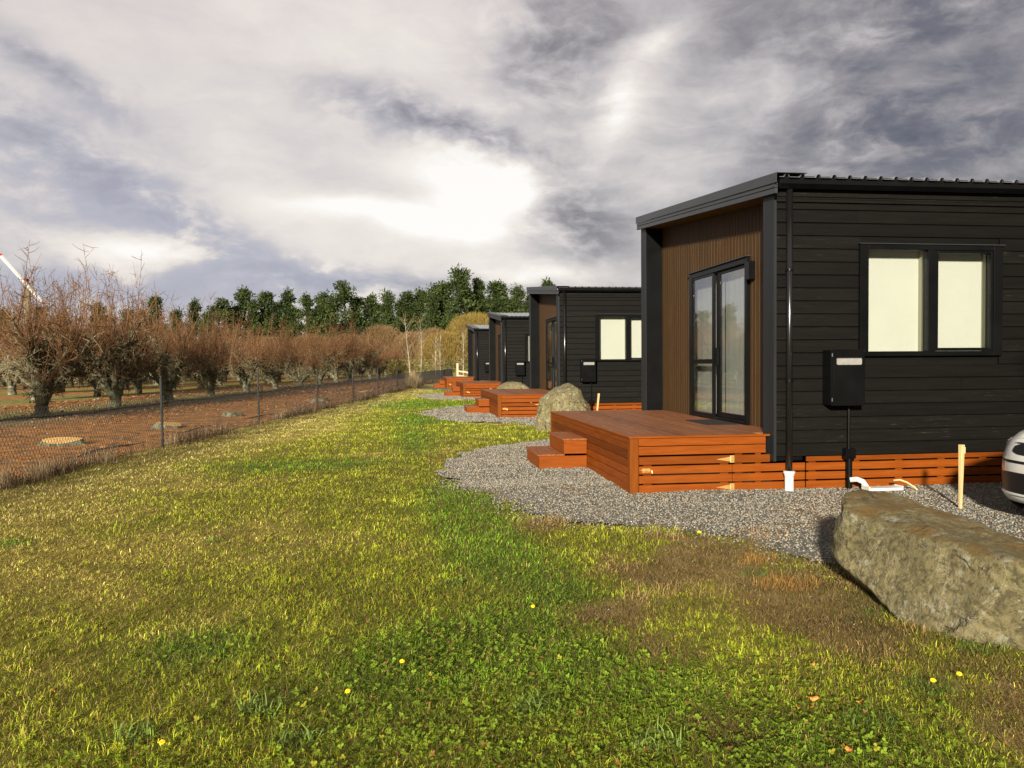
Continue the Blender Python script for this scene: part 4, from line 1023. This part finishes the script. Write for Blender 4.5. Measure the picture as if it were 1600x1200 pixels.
# frost fan
t = thing('frost_fan', 'frost fan with long red tipped white blade on a tall pole above the orchard', 'frost fan', (-32.5, 75, -.06))
s = MB(); s.tube([(0, 0, 0), (0, 0, 8.9)], [.30, .24], 14); s.build('pole', M_pole, t, smooth=True)
bd = Vector((3.3, -.3, -3.9)).normalized(); 
def fan_piece(nm, a, b_, w0, w1, M, par):
    s = MB(); perp = bd.cross(Vector((0, 1, 0))).normalized(); c = Vector((-.2, -.55, 9.15))
    vs = []
    for q, w_ in ((a, w0), (b_, w1)):
        ctr = c+bd*q
        for sx, ty in ((-1, 0), (-.4, -.07), (.5, -.05), (1, .0), (.3, .04), (-.6, .04)): vs.append(tuple(ctr+perp*sx*w_+Vector((0, ty+.10*sx, 0))))
    s.add(vs, [(i, (i+1) % 6, 6+(i+1) % 6, 6+i) for i in range(6)]+[(5, 4, 3, 2, 1, 0), (6, 7, 8, 9, 10, 11)]); return s.build(nm, M, par)
bl = fan_piece('blade', -2.65, 2.65, .13, .11, M_white, t); fan_piece('blade_tip', -2.85, -2.651, .12, .13, M_red, bl); fan_piece('blade_tip', 2.651, 2.85, .11, .10, M_red, bl)
s = MB(); s.lathe([(0, -.4), (.15, -.36), (.19, -.1), (.19, .3), (.14, .4), (0, .42)], (-.1, -.1, 9.12), 'y', 14); s.build('gearbox', M_red, t, smooth=True)

# ------------------------------------------------------------------ far trees
def pine(seed, h, wid, bare=.28, dome=False):
    r = random.Random(seed); w = MB(); w.tube([(0, 0, -.3), (.1, 0, h*.4), (.0, .1, h*.75), (0, 0, h*.95)], [h*.022, h*.016, h*.010, .03], 7)
    cl = []
    nl = int(h*3.3)
    for i in range(nl):
        f = bare+(1-bare)*(i+r.random())/nl; z = h*f
        prof = (math.sin(min(1, (f-bare)/(1-bare)*1.15+.22)*math.pi*.93))**.7 if not dome else math.sqrt(max(.02, 1-((f-.62)/.40)**2))
        prof *= (1-.70*((f-bare)/(1-bare))**1.8)*r.uniform(.75, 1.25)
        if r.random() < (.35 if f < bare+.12 else .10): continue
        L = wid*prof*r.uniform(.45, 1.12); a = r.uniform(0, 6.28)
        e = Vector((math.cos(a)*L, math.sin(a)*L, z+L*r.uniform(.05, .5)))
        w.tube([(0, 0, z), (e.x*.5, e.y*.5, z+(e.z-z)*.35), e], [h*.006, h*.004, .02], 4)
        for q in range(r.randint(2, 4)):
            k2 = r.uniform(.5, 1.05); cl.append((Vector((e.x*k2, e.y*k2, z+(e.z-z)*k2))+rvec(r)*wid*.14, wid*r.uniform(.15, .29)))
    cl.append((Vector((0, 0, h*.97)), wid*.12)); cl.append((Vector((0, 0, h*.92)), wid*.2))
    f = MB()
    for c, rad in cl:
        for q in range(46):
            d = rvec(r); p = c+Vector((d.x, d.y, d.z*.72))*rad*r.uniform(.35, 1.05); s_ = r.uniform(.16, .36)
            u = rvec(r)*s_; v_ = (d+rvec(r)*.6+Vector((0, 0, .35))).normalized()*s_*1.5
            f.add([tuple(p-u*.6), tuple(p+u*.6), tuple(p+v_)], [(0, 1, 2)])
    t = thing('pine_tree', 'x', 'pine tree', (0, 0, 0), 'pines on the skyline'); w.build('trunk', M_pinebark, t); f.build('crown', M_pine, t); return t
PV = {'a': pine(1, 14.5, 4.2, .08), 'b': pine(2, 14.5, 3.7, .10), 'c': pine(3, 14.5, 5.0, .30, True), 'd': pine(4, 17.5, 5.4, .28), 'e': pine(5, 15, 4.8, .06), 'f': pine(6, 16, 2.9, .12)}
PH = dict(a=14.5, b=14.5, c=14.5, d=17.5, e=15, f=16)
PL = [(-63.5, 10.4, 'a'), (-59.1, 11, 'e'), (-54.7, 10.2, 'b'), (-50.2, 11.6, 'a'), (-45.5, 10.6, 'e'), (-41.2, 12.8, 'e'), (-38, 10.6, 'a'), (-35.1, 12.2, 'a'), (-30.4, 11.8, 'c'), (-26.9, 14.6, 'b'), (-23.2, 13.6, 'e'), (-19.7, 13.9, 'a'), (-16.3, 13.3, 'b'), (-13.6, 13.3, 'a'), (-9.8, 14.7, 'c'), (-5.6, 13.6, 'b'), (-2.6, 13.6, 'a'), (.7, 13.7, 'e'), (3.1, 14.5, 'b'), (5.4, 14.6, 'a'), (7.1, 15.4, 'e'), (9.7, 17.3, 'd'), (13.2, 16.0, 'f'), (16.5, 15.6, 'e'), (19.8, 14.4, 'a'), (22.5, 13.6, 'e'), (25.0, 15.9, 'b')]
rp = random.Random(9)
PL += [(x+rp.uniform(-.6, .6), h+rp.uniform(-.7, .7), rp.choice('abe')) for x, h in [(-32.5, 10.4), (-28.6, 11.0), (-25, 11.6), (-21.4, 11.4), (-18, 11.2), (-15, 11.0), (-11.8, 12.2), (-7.6, 12.4), (-4.1, 11.6), (-1.0, 11.8), (2.0, 12.2), (4.3, 12.6), (6.2, 13.0), (11.6, 13.6), (15, 13.2), (18, 13.0), (21, 12.6), (-43, 10.2), (-48, 10.0)]]
usedp = set()
for x, h, kx in PL:
    src = PV[kx]; o = src if kx not in usedp else copy_tree(src); usedp.add(kx)
    sc = h/PH[kx]; wx = sc*rp.uniform(.85, 1.2); o.scale = (wx, wx, sc); o.location = (x, 140+rp.uniform(-2.5, 2.5), -.06); o.rotation_euler = (0, 0, rp.uniform(0, 6.28))
    o['label'] = ('tallest dark pine on the skyline, left of the cabins' if kx == 'd' else 'broad domed dark pine, widest crown above the middle of the orchard' if x == -9.8 else 'slim dark pine just right of the tallest pine' if kx == 'f'
                  else 'dark pine peeping above the second cabin roof' if x == 25.0 else 'low round-headed pine half hidden behind left orchard twigs' if x == -30.4 else 'dark pine on the skyline left of the broad domed pine, behind red orchard twigs' if x < -9.8
                  else 'dark pine on the skyline between the broad domed pine and the tallest pine' if x < 9 else 'dark bushy pine rising behind the cabin roofs, right of the slim pine')

def twig_mass(seed, n, rx, ry, h, M, trunk_n, name, label, cat, loc, group=None, rad=.016, trunkM=None, lean=.5, z0=.25):
    """bare many-stemmed tree: stems that fan out into upright strands"""
    r = random.Random(seed); w = MB(); f = MB()
    for i in range(trunk_n):
        a = r.uniform(0, 6.28); e = Vector((math.cos(a)*rx*.55*r.random(), math.sin(a)*ry*.55*r.random(), h*r.uniform(.5, .8)))
        st0 = Vector((math.cos(a)*rx*.25*r.random(), math.sin(a)*ry*.25*r.random(), -.1))
        w.tube([st0, st0.lerp(e, .5)+rvec(r)*.2, e], [.11, .08, .03], 5)
    for i in range(n):
        a = r.uniform(0, 6.28); q = math.sqrt(r.random()); zt = r.uniform(z0, .92); prof = math.sqrt(max(.03, 1-(2*(zt-.42)/1.2)**2))
        p = Vector((math.cos(a)*rx*q*prof, math.sin(a)*ry*q*prof, h*zt))
        top = h*math.sqrt(max(.05, 1-(q*prof*.85)**2)); L = min(r.uniform(.6, 1.5), max(.3, top-p.z))
        d = Vector((math.cos(a)*q*lean, math.sin(a)*q*lean, 1))+rvec(r)*.35
        c = curve(r, p, d, L, 2, .18); f.tube(c, [rad, rad*.7, rad*.3], 3, False)
    t = thing(name, label, cat, loc, group); w.build('trunk', trunkM or M, t); f.build('crown', M, t); return t
twig_mass(31, 6500, 4.6, 3.5, 8.1, M_willow, 9, 'willow_tree', 'rounded golden willow with bare yellow twigs behind the farthest cabin', 'willow', (9.0, 99, -.06), rad=.022)
twig_mass(36, 3200, 3.2, 2.6, 5.6, M_willow, 6, 'willow_tree', 'smaller golden willow bush left of the big rounded willow', 'willow', (5.0, 97, -.06), rad=.02)
for i, (x, y, rx, h) in enumerate([(-8, 118, 3.6, 6.2), (-3.2, 116, 3.8, 7.4), (1.2, 114, 3.2, 6.4), (4.2, 112, 2.6, 6.8), (-13.5, 120, 3.8, 6.2), (-20, 122, 4.2, 6.0), (-27, 124, 4.5, 6.0), (-35, 124, 4.5, 5.8), (-43, 124, 4.5, 5.6), (-51, 124, 4.5, 5.6)]):
    twig_mass(60+i, 2600, rx, 2.4, h, M_bare, 6, 'bare_shrub', 'tall brown bare shrub behind the end of the orchard, left of the golden willow' if i < 4 else 'brown bare shrub in the far shelter belt under the left pines', 'shrub', (x, y, -.06), 'bare shrubs of the far shelter belt', rad=.022)
def birch(seed, h, loc, label):
    r = random.Random(seed); w = MB(); f = MB()
    c = curve(r, (0, 0, -.1), (0, 0, 1), h, 7, .05, Vector((0, 0, .03))); w.tube(c, [.065*(1-.75*i/7) for i in range(8)], 7)
    for i in range(26):
        j = r.uniform(1.3, 6.9); i0 = int(j); p = c[i0].lerp(c[i0+1], j-i0); d = rvec(r); d.z = abs(d.z)*.8+.6
        b_ = curve(r, p, d, h*r.uniform(.10, .26), 3, .15, Vector((0, 0, .08))); w.tube(b_, [.02, .015, .01, .005], 4, False)
        for q in range(5):
            b2 = curve(r, b_[r.randint(1, 3)], (rvec(r)+Vector((0, 0, .6))), r.uniform(.25, .6), 2, .2); f.tube(b2, [.010, .008, .004], 3, False)
    t = thing('birch_tree', label, 'birch tree', loc, 'pale saplings by the far fence'); w.build('trunk', M_pale, t, smooth=True); f.build('crown', M_bare, t)
birch(1, 5.9, (.55, 75, -.06), 'tall pale trunked sapling where the orchard ends, leftmost of the pale trunks')
birch(2, 5.8, (1.55, 77, -.06), 'forked pale sapling right of the leftmost pale trunk')
birch(3, 4.2, (2.9, 74, -.06), 'shorter pale sapling by the bend of the far fence')
birch(4, 4.4, (3.45, 76, -.06), 'pale white trunked sapling left of the farthest cabin, beside the shorter one')
birch(5, 4.6, (5.55, 76, -.06), 'pale white trunked sapling half hidden by the farthest cabin')
# clipped hedge far behind
r = random.Random(77); s = MB((5, 90, 0))
for i in range(9000):
    p = Vector((r.uniform(-2, 12), 90+r.uniform(-.6, .6), 0)); z = 1.95*r.random()**.6; p.z = z
    if r.random() < .6: p.y = 89.4+r.uniform(-.08, .08)
    u = rvec(r)*r.uniform(.07, .14); v_ = rvec(r, .4)*r.uniform(.08, .18); s.add([tuple(p-u), tuple(p+u), tuple(p+v_)], [(0, 1, 2)])
s.box(-1.9, 11.9, 89.5, 90.5, -.05, 1.75)
o = s.build('hedge', M_hedge); o.location = (5, 90, 0); tag(o, 'low clipped olive hedge behind the pale saplings', 'hedge')
t = thing('rail_fence', 'short pale timber post and rail fence left of the farthest cabin', 'fence', (4.6, 66, 0))
s = MB((4.6, 66, 0)); s.box(4.27, 4.43, 66, 66.12, -.06, 1.55); s.build('post', M_timber, t, bevel=.01)
s = MB((4.6, 66, 0)); s.box(5.6, 5.72, 66, 66.12, -.06, 1.0); s.build('post', M_timber, t, bevel=.01)
for z in (.35, .72):
    s = MB((4.6, 66, 0)); s.prism([(4.43, z+.12), (5.6, z-.06), (5.6, z+.06), (4.43, z+.24)], (66.02, 66.07), 'y'); s.build('rail', M_timber, t)

# ------------------------------------------------------------------ grass, clover, weeds, litter (stuff)
def blades(x, y, z, h, w, lean, col, seed, tipc=1.25):
    r = np.random.default_rng(seed); n = len(x)
    a = r.uniform(0, 6.2832, n); b_ = a+1.5708+r.normal(0, .5, n)
    dx, dy = np.cos(a), np.sin(a); wx, wy = np.cos(b_)*w*.5, np.sin(b_)*w*.5
    l1 = h*np.sin(lean*.55)*.55; z1 = h*np.cos(lean*.55)*.55
    l2 = l1+h*.45*np.sin(np.minimum(lean*1.6, 2.0)); z2 = z1+h*.45*np.cos(np.minimum(lean*1.6, 2.0))
    V = np.empty((n, 5, 3))
    V[:, 0] = np.stack([x-wx, y-wy, z-.004], -1); V[:, 1] = np.stack([x+wx, y+wy, z-.004], -1)
    V[:, 2] = np.stack([x+dx*l1+wx*.85, y+dy*l1+wy*.85, z+z1], -1); V[:, 3] = np.stack([x+dx*l1-wx*.85, y+dy*l1-wy*.85, z+z1], -1)
    V[:, 4] = np.stack([x+dx*l2, y+dy*l2, z+z2], -1)
    o = (np.arange(n)*5)[:, None]
    L = np.concatenate([o+np.array([0, 1, 2, 3]), o+np.array([3, 2, 4])], 1).ravel()
    S = np.tile(np.array([4, 3]), n)
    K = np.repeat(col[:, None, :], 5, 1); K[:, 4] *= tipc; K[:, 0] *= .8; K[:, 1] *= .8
    return V.reshape(-1, 3), L, S, np.clip(K.reshape(-1, 3), 0, .9)
def wedge(n, d0, d1, expo, a0, a1, seed):
    """points about the viewpoint, density falling with distance**-expo"""
    r = np.random.default_rng(seed); e = 2-expo
    d = (d0**e+(d1**e-d0**e)*r.random(n))**(1/e); a = np.radians(r.uniform(a0, a1, n))
    return d*np.sin(a), d*np.cos(a), d
def clear(x, y):
    jr = np.random.default_rng(12); k = (fence_u(x, y) > .10) & ~gravel(x+jr.normal(0, .10, len(x)), y+jr.normal(0, .10, len(x))) & (x < 12)
    for (dx, dy, dz) in HOFF: k &= ~((x > 2.5+dx) & (y > 8.8+dy) & (y < 14+dy)) & ~((x > 1.83+dx) & (x < 2.6) & (y > 10.95+dy) & (y < 12.15+dy))
    k &= ~(((x-3.35)/.36)**2+((y-4.3)/1.15)**2 < 1)
    return k
def grass_cols(x, y, seed):
    r = np.random.default_rng(seed); n = len(x)
    a, b, c, u, dry, gr, soil, right = fields(x, y)
    t = r.random(n)
    near = np.clip((7.0-np.hypot(x, y))/4.5, 0, 1)
    col = np.tile(np.array([.285, .325, .022]), (n, 1))
    col = blend(col, (.205, .280, .018), np.clip(near*.45+(b-.5)*2.2, 0, .95))
    isdry = (t < np.clip(np.maximum(dry*.74-.06*near, np.clip((2.6-u)/1.6, 0, 1)*(.55+.5*b)), .05, 1))
    col[isdry] = (np.array([.52, .42, .11])+np.array([.04, .03, .07])*np.clip((2.6-u[isdry])/1.6, 0, 1)[:, None])*(.7+.6*r.random(isdry.sum()))[:, None]
    ye = (~isdry) & (r.random(n) < .15); col[ye] = np.array([.46, .43, .035])
    col = blend(col, (.125, .245, .018), np.clip(gr*1.0, 0, .85)*(~isdry))
    br = r.random(n) < soil*.55+.05; col[br] = np.array([.30, .185, .05])*(.6+.9*r.random(br.sum()))[:, None]
    col *= (.70+.80*r.random(n))[:, None]
    return col, dry, gr, soil, right, isdry
def clump(x, y, d, frac, seed):
    """pull a share of the points towards tuft centres"""
    r = np.random.default_rng(seed); lv = np.floor(np.log2(np.maximum(1, d/5)*r.uniform(.8, 1.25, len(x)))); cell = .10*2**np.maximum(lv, 0); ix, iy = np.floor(x/cell), np.floor(y/cell)
    hx = _hash(ix.astype(np.int64), iy.astype(np.int64), np.maximum(lv, 0).astype(np.int64), 3); hy = _hash(ix.astype(np.int64), iy.astype(np.int64), np.maximum(lv, 0).astype(np.int64)+9, 4)
    cx, cy = (ix+hx)*cell, (iy+hy)*cell; t = (r.random(len(x)) < frac)*r.uniform(.45, .95, len(x))
    return x+(cx-x)*t, y+(cy-y)*t, hx
parts = []
x, y, d = wedge(880000, 2.15, 60, 1.5, -42, 50, 1); kk = clear(x, y); x, y, d = x[kk], y[kk], d[kk]
x, y, hx = clump(x, y, d, .40, 31)
col, dry, gr, soil, right, isdry = grass_cols(x, y, 2)
col *= (.66+.62*hx)[:, None]
fine_ = fbm(x*3.4, y*3.4, 5, 61, 3); col *= np.clip(.45+1.15*fine_, .5, 1.5)[:, None]
kk = RNG.random(len(x)) > np.clip(soil*1.25-.05, 0, .94)
x, y, d, col, dry, gr, soil, right, isdry, hx = [q[kk] for q in (x, y, d, col, dry, gr, soil, right, isdry, hx)]
n = len(x); h = .78*(.024+.030*RNG.random(n)+.016*hx+.02*gr*RNG.random(n))*(1-.4*soil)*(1+.008*np.minimum(d, 30)); h *= .6+.8*fbm(x*2.5, y*2.5, 0, 77, 3)
w = .0023*(np.maximum(d, 2.6)/2.8)**.80*(.6+.8*RNG.random(n)); lean = np.clip(RNG.normal(1.16, .42, n)+isdry*.3+soil*.45, .05, 1.75)
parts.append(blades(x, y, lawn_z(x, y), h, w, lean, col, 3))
# flattened dead thatch between the blades, close to the camera
x, y, d = wedge(150000, 2.15, 16, 1.3, -42, 44, 4); kk = clear(x, y); x, y, d = x[kk], y[kk], d[kk]; n = len(x)
cl_ = np.array([.32, .235, .085])*(.35+.9*RNG.random(n))[:, None]; red = RNG.random(n) < .2; cl_[red] *= np.array([.8, .62, .5]); gg = RNG.random(n) < .45; cl_[gg] = np.array([.20, .20, .035])*(.5+.7*RNG.random(gg.sum()))[:, None]
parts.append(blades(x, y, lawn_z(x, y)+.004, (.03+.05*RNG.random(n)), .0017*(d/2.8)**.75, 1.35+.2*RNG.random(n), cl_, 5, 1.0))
# bits of dead stalk lying on the bare soil
x, y, d = wedge(60000, 2.15, 9, 1.2, -5, 43, 14); kk = clear(x, y); x, y, d = x[kk], y[kk], d[kk]; so = fields(x, y)[6]; kk = RNG.random(len(x)) < so*.9; x, y, d = x[kk], y[kk], d[kk]; n = len(x)
cl_ = np.array([.30, .20, .09])*(.25+1.0*RNG.random(n))[:, None]
parts.append(blades(x, y, lawn_z(x, y)+.003, .02+.05*RNG.random(n)**2, .0026*(d/3)**.6, 1.5+.1*RNG.random(n), cl_, 15, 1.0))
# taller tufts
for (tx, ty, nb, hh, rr_, ck) in [(2.53, 5.03, 300, .10, .22, 'o'), (2.62, 5.68, 180, .09, .15, 'o'), (1.36, 7.43, 240, .11, .22, 's'), (2.34, 3.31, 160, .07, .12, 'g'), (1.9, 3.05, 160, .08, .12, 'g'), (-1.1, 3.35, 60, .13, .10, 'l'), (-.62, 3.55, 60, .14, .10, 'l'), (.55, 3.35, 55, .13, .10, 'l'), (-.45, 3.2, 60, .12, .10, 'l'), (1.9, 5.0, 150, .10, .25, 's'), (1.55, 4.95, 130, .10, .2, 's'), (3.0, 6.5, 160, .10, .28, 'o'), (2.1, 6.6, 120, .10, .3, 's'), (-1.6, 7.0, 40, .10, .08, 'l'), (.3, 5.4, 40, .10, .08, 'l'), (2.75, 2.9, 90, .09, .2, 'l'), (.95, 3.0, 60, .11, .12, 'l'), (2.90, 4.95, 90, .06, .14, 's'), (2.80, 4.45, 80, .06, .12, 'g'), (2.80, 4.1, 110, .07, .14, 's'), (2.92, 3.72, 120, .07, .14, 'g'), (3.1, 3.4, 120, .08, .14, 's'), (3.0, 5.5, 80, .06, .12, 's'), (1.0, 6.2, 150, .07, .3, 'g'), (2.45, 5.35, 160, .05, .12, 'g'), (2.2, 3.8, 140, .06, .3, 's'), (1.5, 5.6, 120, .08, .25, 's'), (.95, 11.5, 130, .05, .35, 'o'), (.72, 12.4, 110, .05, .3, 'o'), (1.0, 10.2, 60, .04, .3, 'o'), (.9, 9.0, 90, .06, .25, 's'), (2.3, 7.0, 90, .05, .3, 'o')]:
    r_ = np.random.default_rng(int(abs(tx*100+ty*37))); a = r_.uniform(0, 6.28, nb); q = np.sqrt(r_.random(nb))*rr_
    cc = dict(o=(.40, .22, .06), s=(.42, .29, .11), g=(.10, .17, .03), l=(.17, .24, .05))[ck]
    X, Y = tx+np.cos(a)*q, ty+np.sin(a)*q*.8
    parts.append(blades(X, Y, lawn_z(X, Y), hh*(.5+.6*r_.random(nb)), (.0065 if ck == 'l' else .0030)*np.ones(nb), np.clip(r_.normal(.95 if ck == 'l' else 1.0, .35, nb), .1, 1.6), np.array(cc)*(.55+.8*r_.random(nb))[:, None], int(tx*10+50)))
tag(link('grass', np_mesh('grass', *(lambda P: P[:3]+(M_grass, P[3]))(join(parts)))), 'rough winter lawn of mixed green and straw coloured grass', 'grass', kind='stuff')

# clover and other small round-leaved weeds
x, y, d = wedge(60000, 2.15, 9, 1.5, -40, 42, 6); kk = clear(x, y); x, y, d = x[kk], y[kk], d[kk]
_, b, c, u, dry, gr, soil, right = fields(x, y)
pr = np.clip(.05+.42*gs(x, y, [(.6, 3.4, 1.3, .9), (1.2, 3.2, .8, .7), (-.5, 3.0, 1.5, .5), (.2, 4.3, .5, .6), (1.5, 2.8, .6, .4)])*(.3+1.1*b)+.4*gr-.5*dry-.6*soil, 0, 1)*np.clip((9-d)/5, 0, 1)
kk = RNG.random(len(x)) < pr; x, y, d = x[kk], y[kk], d[kk]; n = len(x)
V = []; hgt = .012+.028*RNG.random(n); rad = (.0036+.0042*RNG.random(n)); a0 = RNG.uniform(0, 6.28, n); tx_, ty_ = RNG.normal(0, .38, n), RNG.normal(0, .38, n)-.15
zz = lawn_z(x, y)+hgt
for lf in range(3):
    a = a0+lf*2.094; cx, cy = np.cos(a)*rad, np.sin(a)*rad
    for kq in range(6):
        b6 = kq*1.0472; ox = cx+np.cos(b6)*rad*.92; oy = cy+np.sin(b6)*rad*.92
        V.append(np.stack([x+ox, y+oy, zz+ox*tx_+oy*ty_+.25*(np.hypot(ox, oy))], -1))
V = np.stack(V, 1); L = (np.arange(n*18)).ravel(); S = np.full(n*3, 6)
cl_ = np.array([.165, .235, .020])*(.5+.95*RNG.random(n))[:, None]; ye = RNG.random(n) < .03; cl_[ye] = (.32, .30, .03); br = RNG.random(n) < .03; cl_[br] = (.25, .13, .04)
tag(link('clover', np_mesh('clover', V.reshape(-1, 3), L, S, M_grass, np.repeat(cl_, 18, 0))), 'patches of small round-leaved clover in the near lawn', 'clover', kind='stuff')

# dry weeds along the foot of the fence
parts = []
r = np.random.default_rng(8); n = 90000; yy = 3+84*r.random(n)**1.45; off = r.normal(-.02, .17, n)*(1+.25*np.sin(yy*.8)); xx = fence_x(yy)+off
den = fbm(xx*1.2, yy*.6, 0, 91, 3); kk = r.random(n) < np.clip((den-.41)*5, .05, 1); xx, yy = xx[kk], yy[kk]; n = len(xx)
cl_ = np.array([.135, .085, .048])*(.3+1.0*r.random(n))[:, None]; st_ = r.random(n) < .25; cl_[st_] = np.array([.36, .27, .14])*(.7+.5*r.random(st_.sum()))[:, None]
hh = (.03+.30*r.random(n)**2.4)*np.clip(.5+1.2*fbm(xx*.5, yy*.5, 4, 93, 3), .5, 1.5)
parts.append(blades(xx, yy, np.full(n, -.02), hh, .004*(np.hypot(xx, yy)/9)**.6, np.clip(r.normal(.45, .35, n), .02, 1.4), cl_, 9, 1.0))
for (tx, ty, nb, hh) in [(-4.97, 10.6, 60, .50), (-4.80, 11.3, 90, .34), (-4.55, 13.0, 80, .28), (-4.9, 12.0, 70, .30), (-1.75, 35.2, 80, .30), (.45, 50, 500, 1.25), (.75, 52.4, 300, .7), (1.0, 55, 300, .7), (-4.42, 15.9, 90, .30), (-4.1, 18, 90, .28), (-3.5, 23, 90, .3)]:
    a = r.uniform(0, 6.28, nb); q = np.sqrt(r.random(nb))*(.16 if hh < 1 else .35); X, Y = tx+np.cos(a)*q, ty+np.sin(a)*q
    parts.append(blades(X, Y, np.full(nb, -.02), hh*(.45+.6*r.random(nb)), np.full(nb, .005 if ty < 30 else .016), np.clip(r.normal(.25, .18, nb), .02, 1), np.array([.40, .31, .17])*(.6+.6*r.random(nb))[:, None], int(ty), 1.0))
tag(link('dry_weeds', np_mesh('dry_weeds', *(lambda P: P[:3]+(M_grass, P[3]))(join(parts)))), 'dry brown weeds along the foot of the wire fence', 'weeds', kind='stuff')

# dead leaves and prunings on the cleared strip and under the front row
r = np.random.default_rng(10); n = 34000; yy = 8+70*r.random(n)**1.7; uo = -.2-13*r.random(n)**1.2; xx = fence_x(yy)+uo
dd = np.hypot(xx, yy); sz = (.013+.024*r.random(n))*(dd/14)**.6
a = r.uniform(0, 6.28, n); til = r.uniform(-.6, .6, (n, 2)); V = []
for kq, (lx, ly) in enumerate([(-1, 0), (0, -.5), (1.1, 0), (0, .5)]):
    ox = (lx*np.cos(a)-ly*np.sin(a))*sz; oy = (lx*np.sin(a)+ly*np.cos(a))*sz
    V.append(np.stack([xx+ox, yy+oy, -.045+sz*.5+ox*til[:, 0]+oy*til[:, 1]+.25*sz*(kq % 2)], -1))
V = np.stack(V, 1); pal = np.array([(.36, .14, .035), (.24, .10, .045), (.42, .24, .09), (.16, .085, .05), (.38, .30, .20), (.30, .10, .03)])
pi_ = r.integers(0, 6, n); den = fbm(xx*.35, yy*.25, 2, 95, 4); kk = r.random(n) < np.clip((den-.30)*3.2, .08, 1)
cl_ = pal[pi_]*(.5+.8*r.random(n))[:, None]; V, cl_ = V[kk], cl_[kk]; n = len(V)
tag(link('leaf_litter', np_mesh('leaf_litter', V.reshape(-1, 3), np.arange(n*4), np.full(n, 4), M_litter, np.repeat(cl_, 4, 0))), 'orange and brown dead leaves scattered over the cleared orchard earth', 'leaf litter', kind='stuff')

# dandelions and fallen leaves on the lawn
def dandelion(x, y, label, h=.055, s_=1.0):
    z = float(lawn_z(np.array([x]), np.array([y]))[0]); t = thing('dandelion', label, 'flower', (x, y, z), 'yellow flowers in the lawn')
    s = MB(); s.tube([(0, 0, -.01), (.004, 0, h*.6), (0, 0, h)], .0016, 5); s.build('stem', M_stem, t)
    s = MB(); r = random.Random(int(x*1000)); n = 16
    for ring, (ri, zz_) in enumerate(((.019, .000), (.013, .005), (.007, .008))):
        for i in range(n-ring*4):
            a = i*6.283/(n-ring*4)+ring*.3; q = ri*s_*r.uniform(.85, 1.1); wd = .0035*s_; c, sn = math.cos(a), math.sin(a)
            s.add([(0, 0, h+zz_*.3), (c*q*.6-sn*wd, sn*q*.6+c*wd, h+zz_*.6+.003), (c*q, sn*q, h+zz_), (c*q*.6+sn*wd, sn*q*.6-c*wd, h+zz_*.6+.003)], [(0, 3, 2, 1)])
    s.build('petals', M_petal, t); t.rotation_euler = (R(25), R(-8), 0)
for x, y, lb in [(-.02, 3.93, 'yellow flower in the middle of the near lawn, above a dark clover patch'), (-.94, 3.24, 'yellow flower at the bottom edge left of centre'), (2.37, 3.33, 'yellow flower in thin grass below the slab boulder, left one of two'),
                 (2.53, 3.37, 'yellow flower in thin grass below the slab boulder, right one of two'), (.76, 4.75, 'yellow flower left of the bare brown patch, near the picture middle'), (2.5, 6.58, 'yellow flower at the gravel edge in front of the nearest deck'), (-.26, 3.63, 'small yellow flower low in the lawn, just left of the dark clover')]:
    dandelion(x, y, lb, .045, .75 if y < 6 else 1.0)
def leaf(x, y, rz, sc, label):
    s = MB(); n = 12; vs = []; 
    for i in range(n):
        a = i*6.283/n; rr_ = sc*(.55+.45*abs(math.cos(a)))*(1 if i % 2 else .85); vs.append((math.cos(a)*rr_, math.sin(a)*rr_*.7, .25*sc*math.cos(2*a)+.3*sc*math.sin(a+1)))
    vs.append((0, 0, .05*sc)); s.add(vs, [(i, (i+1) % n, n) for i in range(n)]); s.tube([(-sc, 0, 0), (-sc*1.6, .2*sc, .2*sc)], .001, 4)
    o = s.build('fallen_leaf', M_leafo); o.location = (x, y, float(lawn_z(np.array([x]), np.array([y]))[0])+.042); o.rotation_euler = (R(22), R(10), rz); tag(o, label, 'leaf', 'orange fallen leaves on the lawn')
for i, (x, y, lb) in enumerate([(1.75, 3.24, 'orange dead leaf, biggest of the three lying together at lower right'), (1.64, 3.17, 'orange dead leaf just left of the biggest of the three together'), (1.92, 3.17, 'orange dead leaf lying alone right of the three together'), (1.65, 2.79, 'orange dead leaf at the very bottom edge, lower right'), (1.94, 3.6, 'orange dead leaf on thin grass, above the three together'), (-1.58, 3.81, 'orange dead leaf in the lower left of the lawn'), (1.70, 3.16, 'orange dead leaf, smallest of the three lying together')]):
    leaf(x, y, i*1.7, (.021, .014, .015, .019, .013, .015, .012)[i], lb)
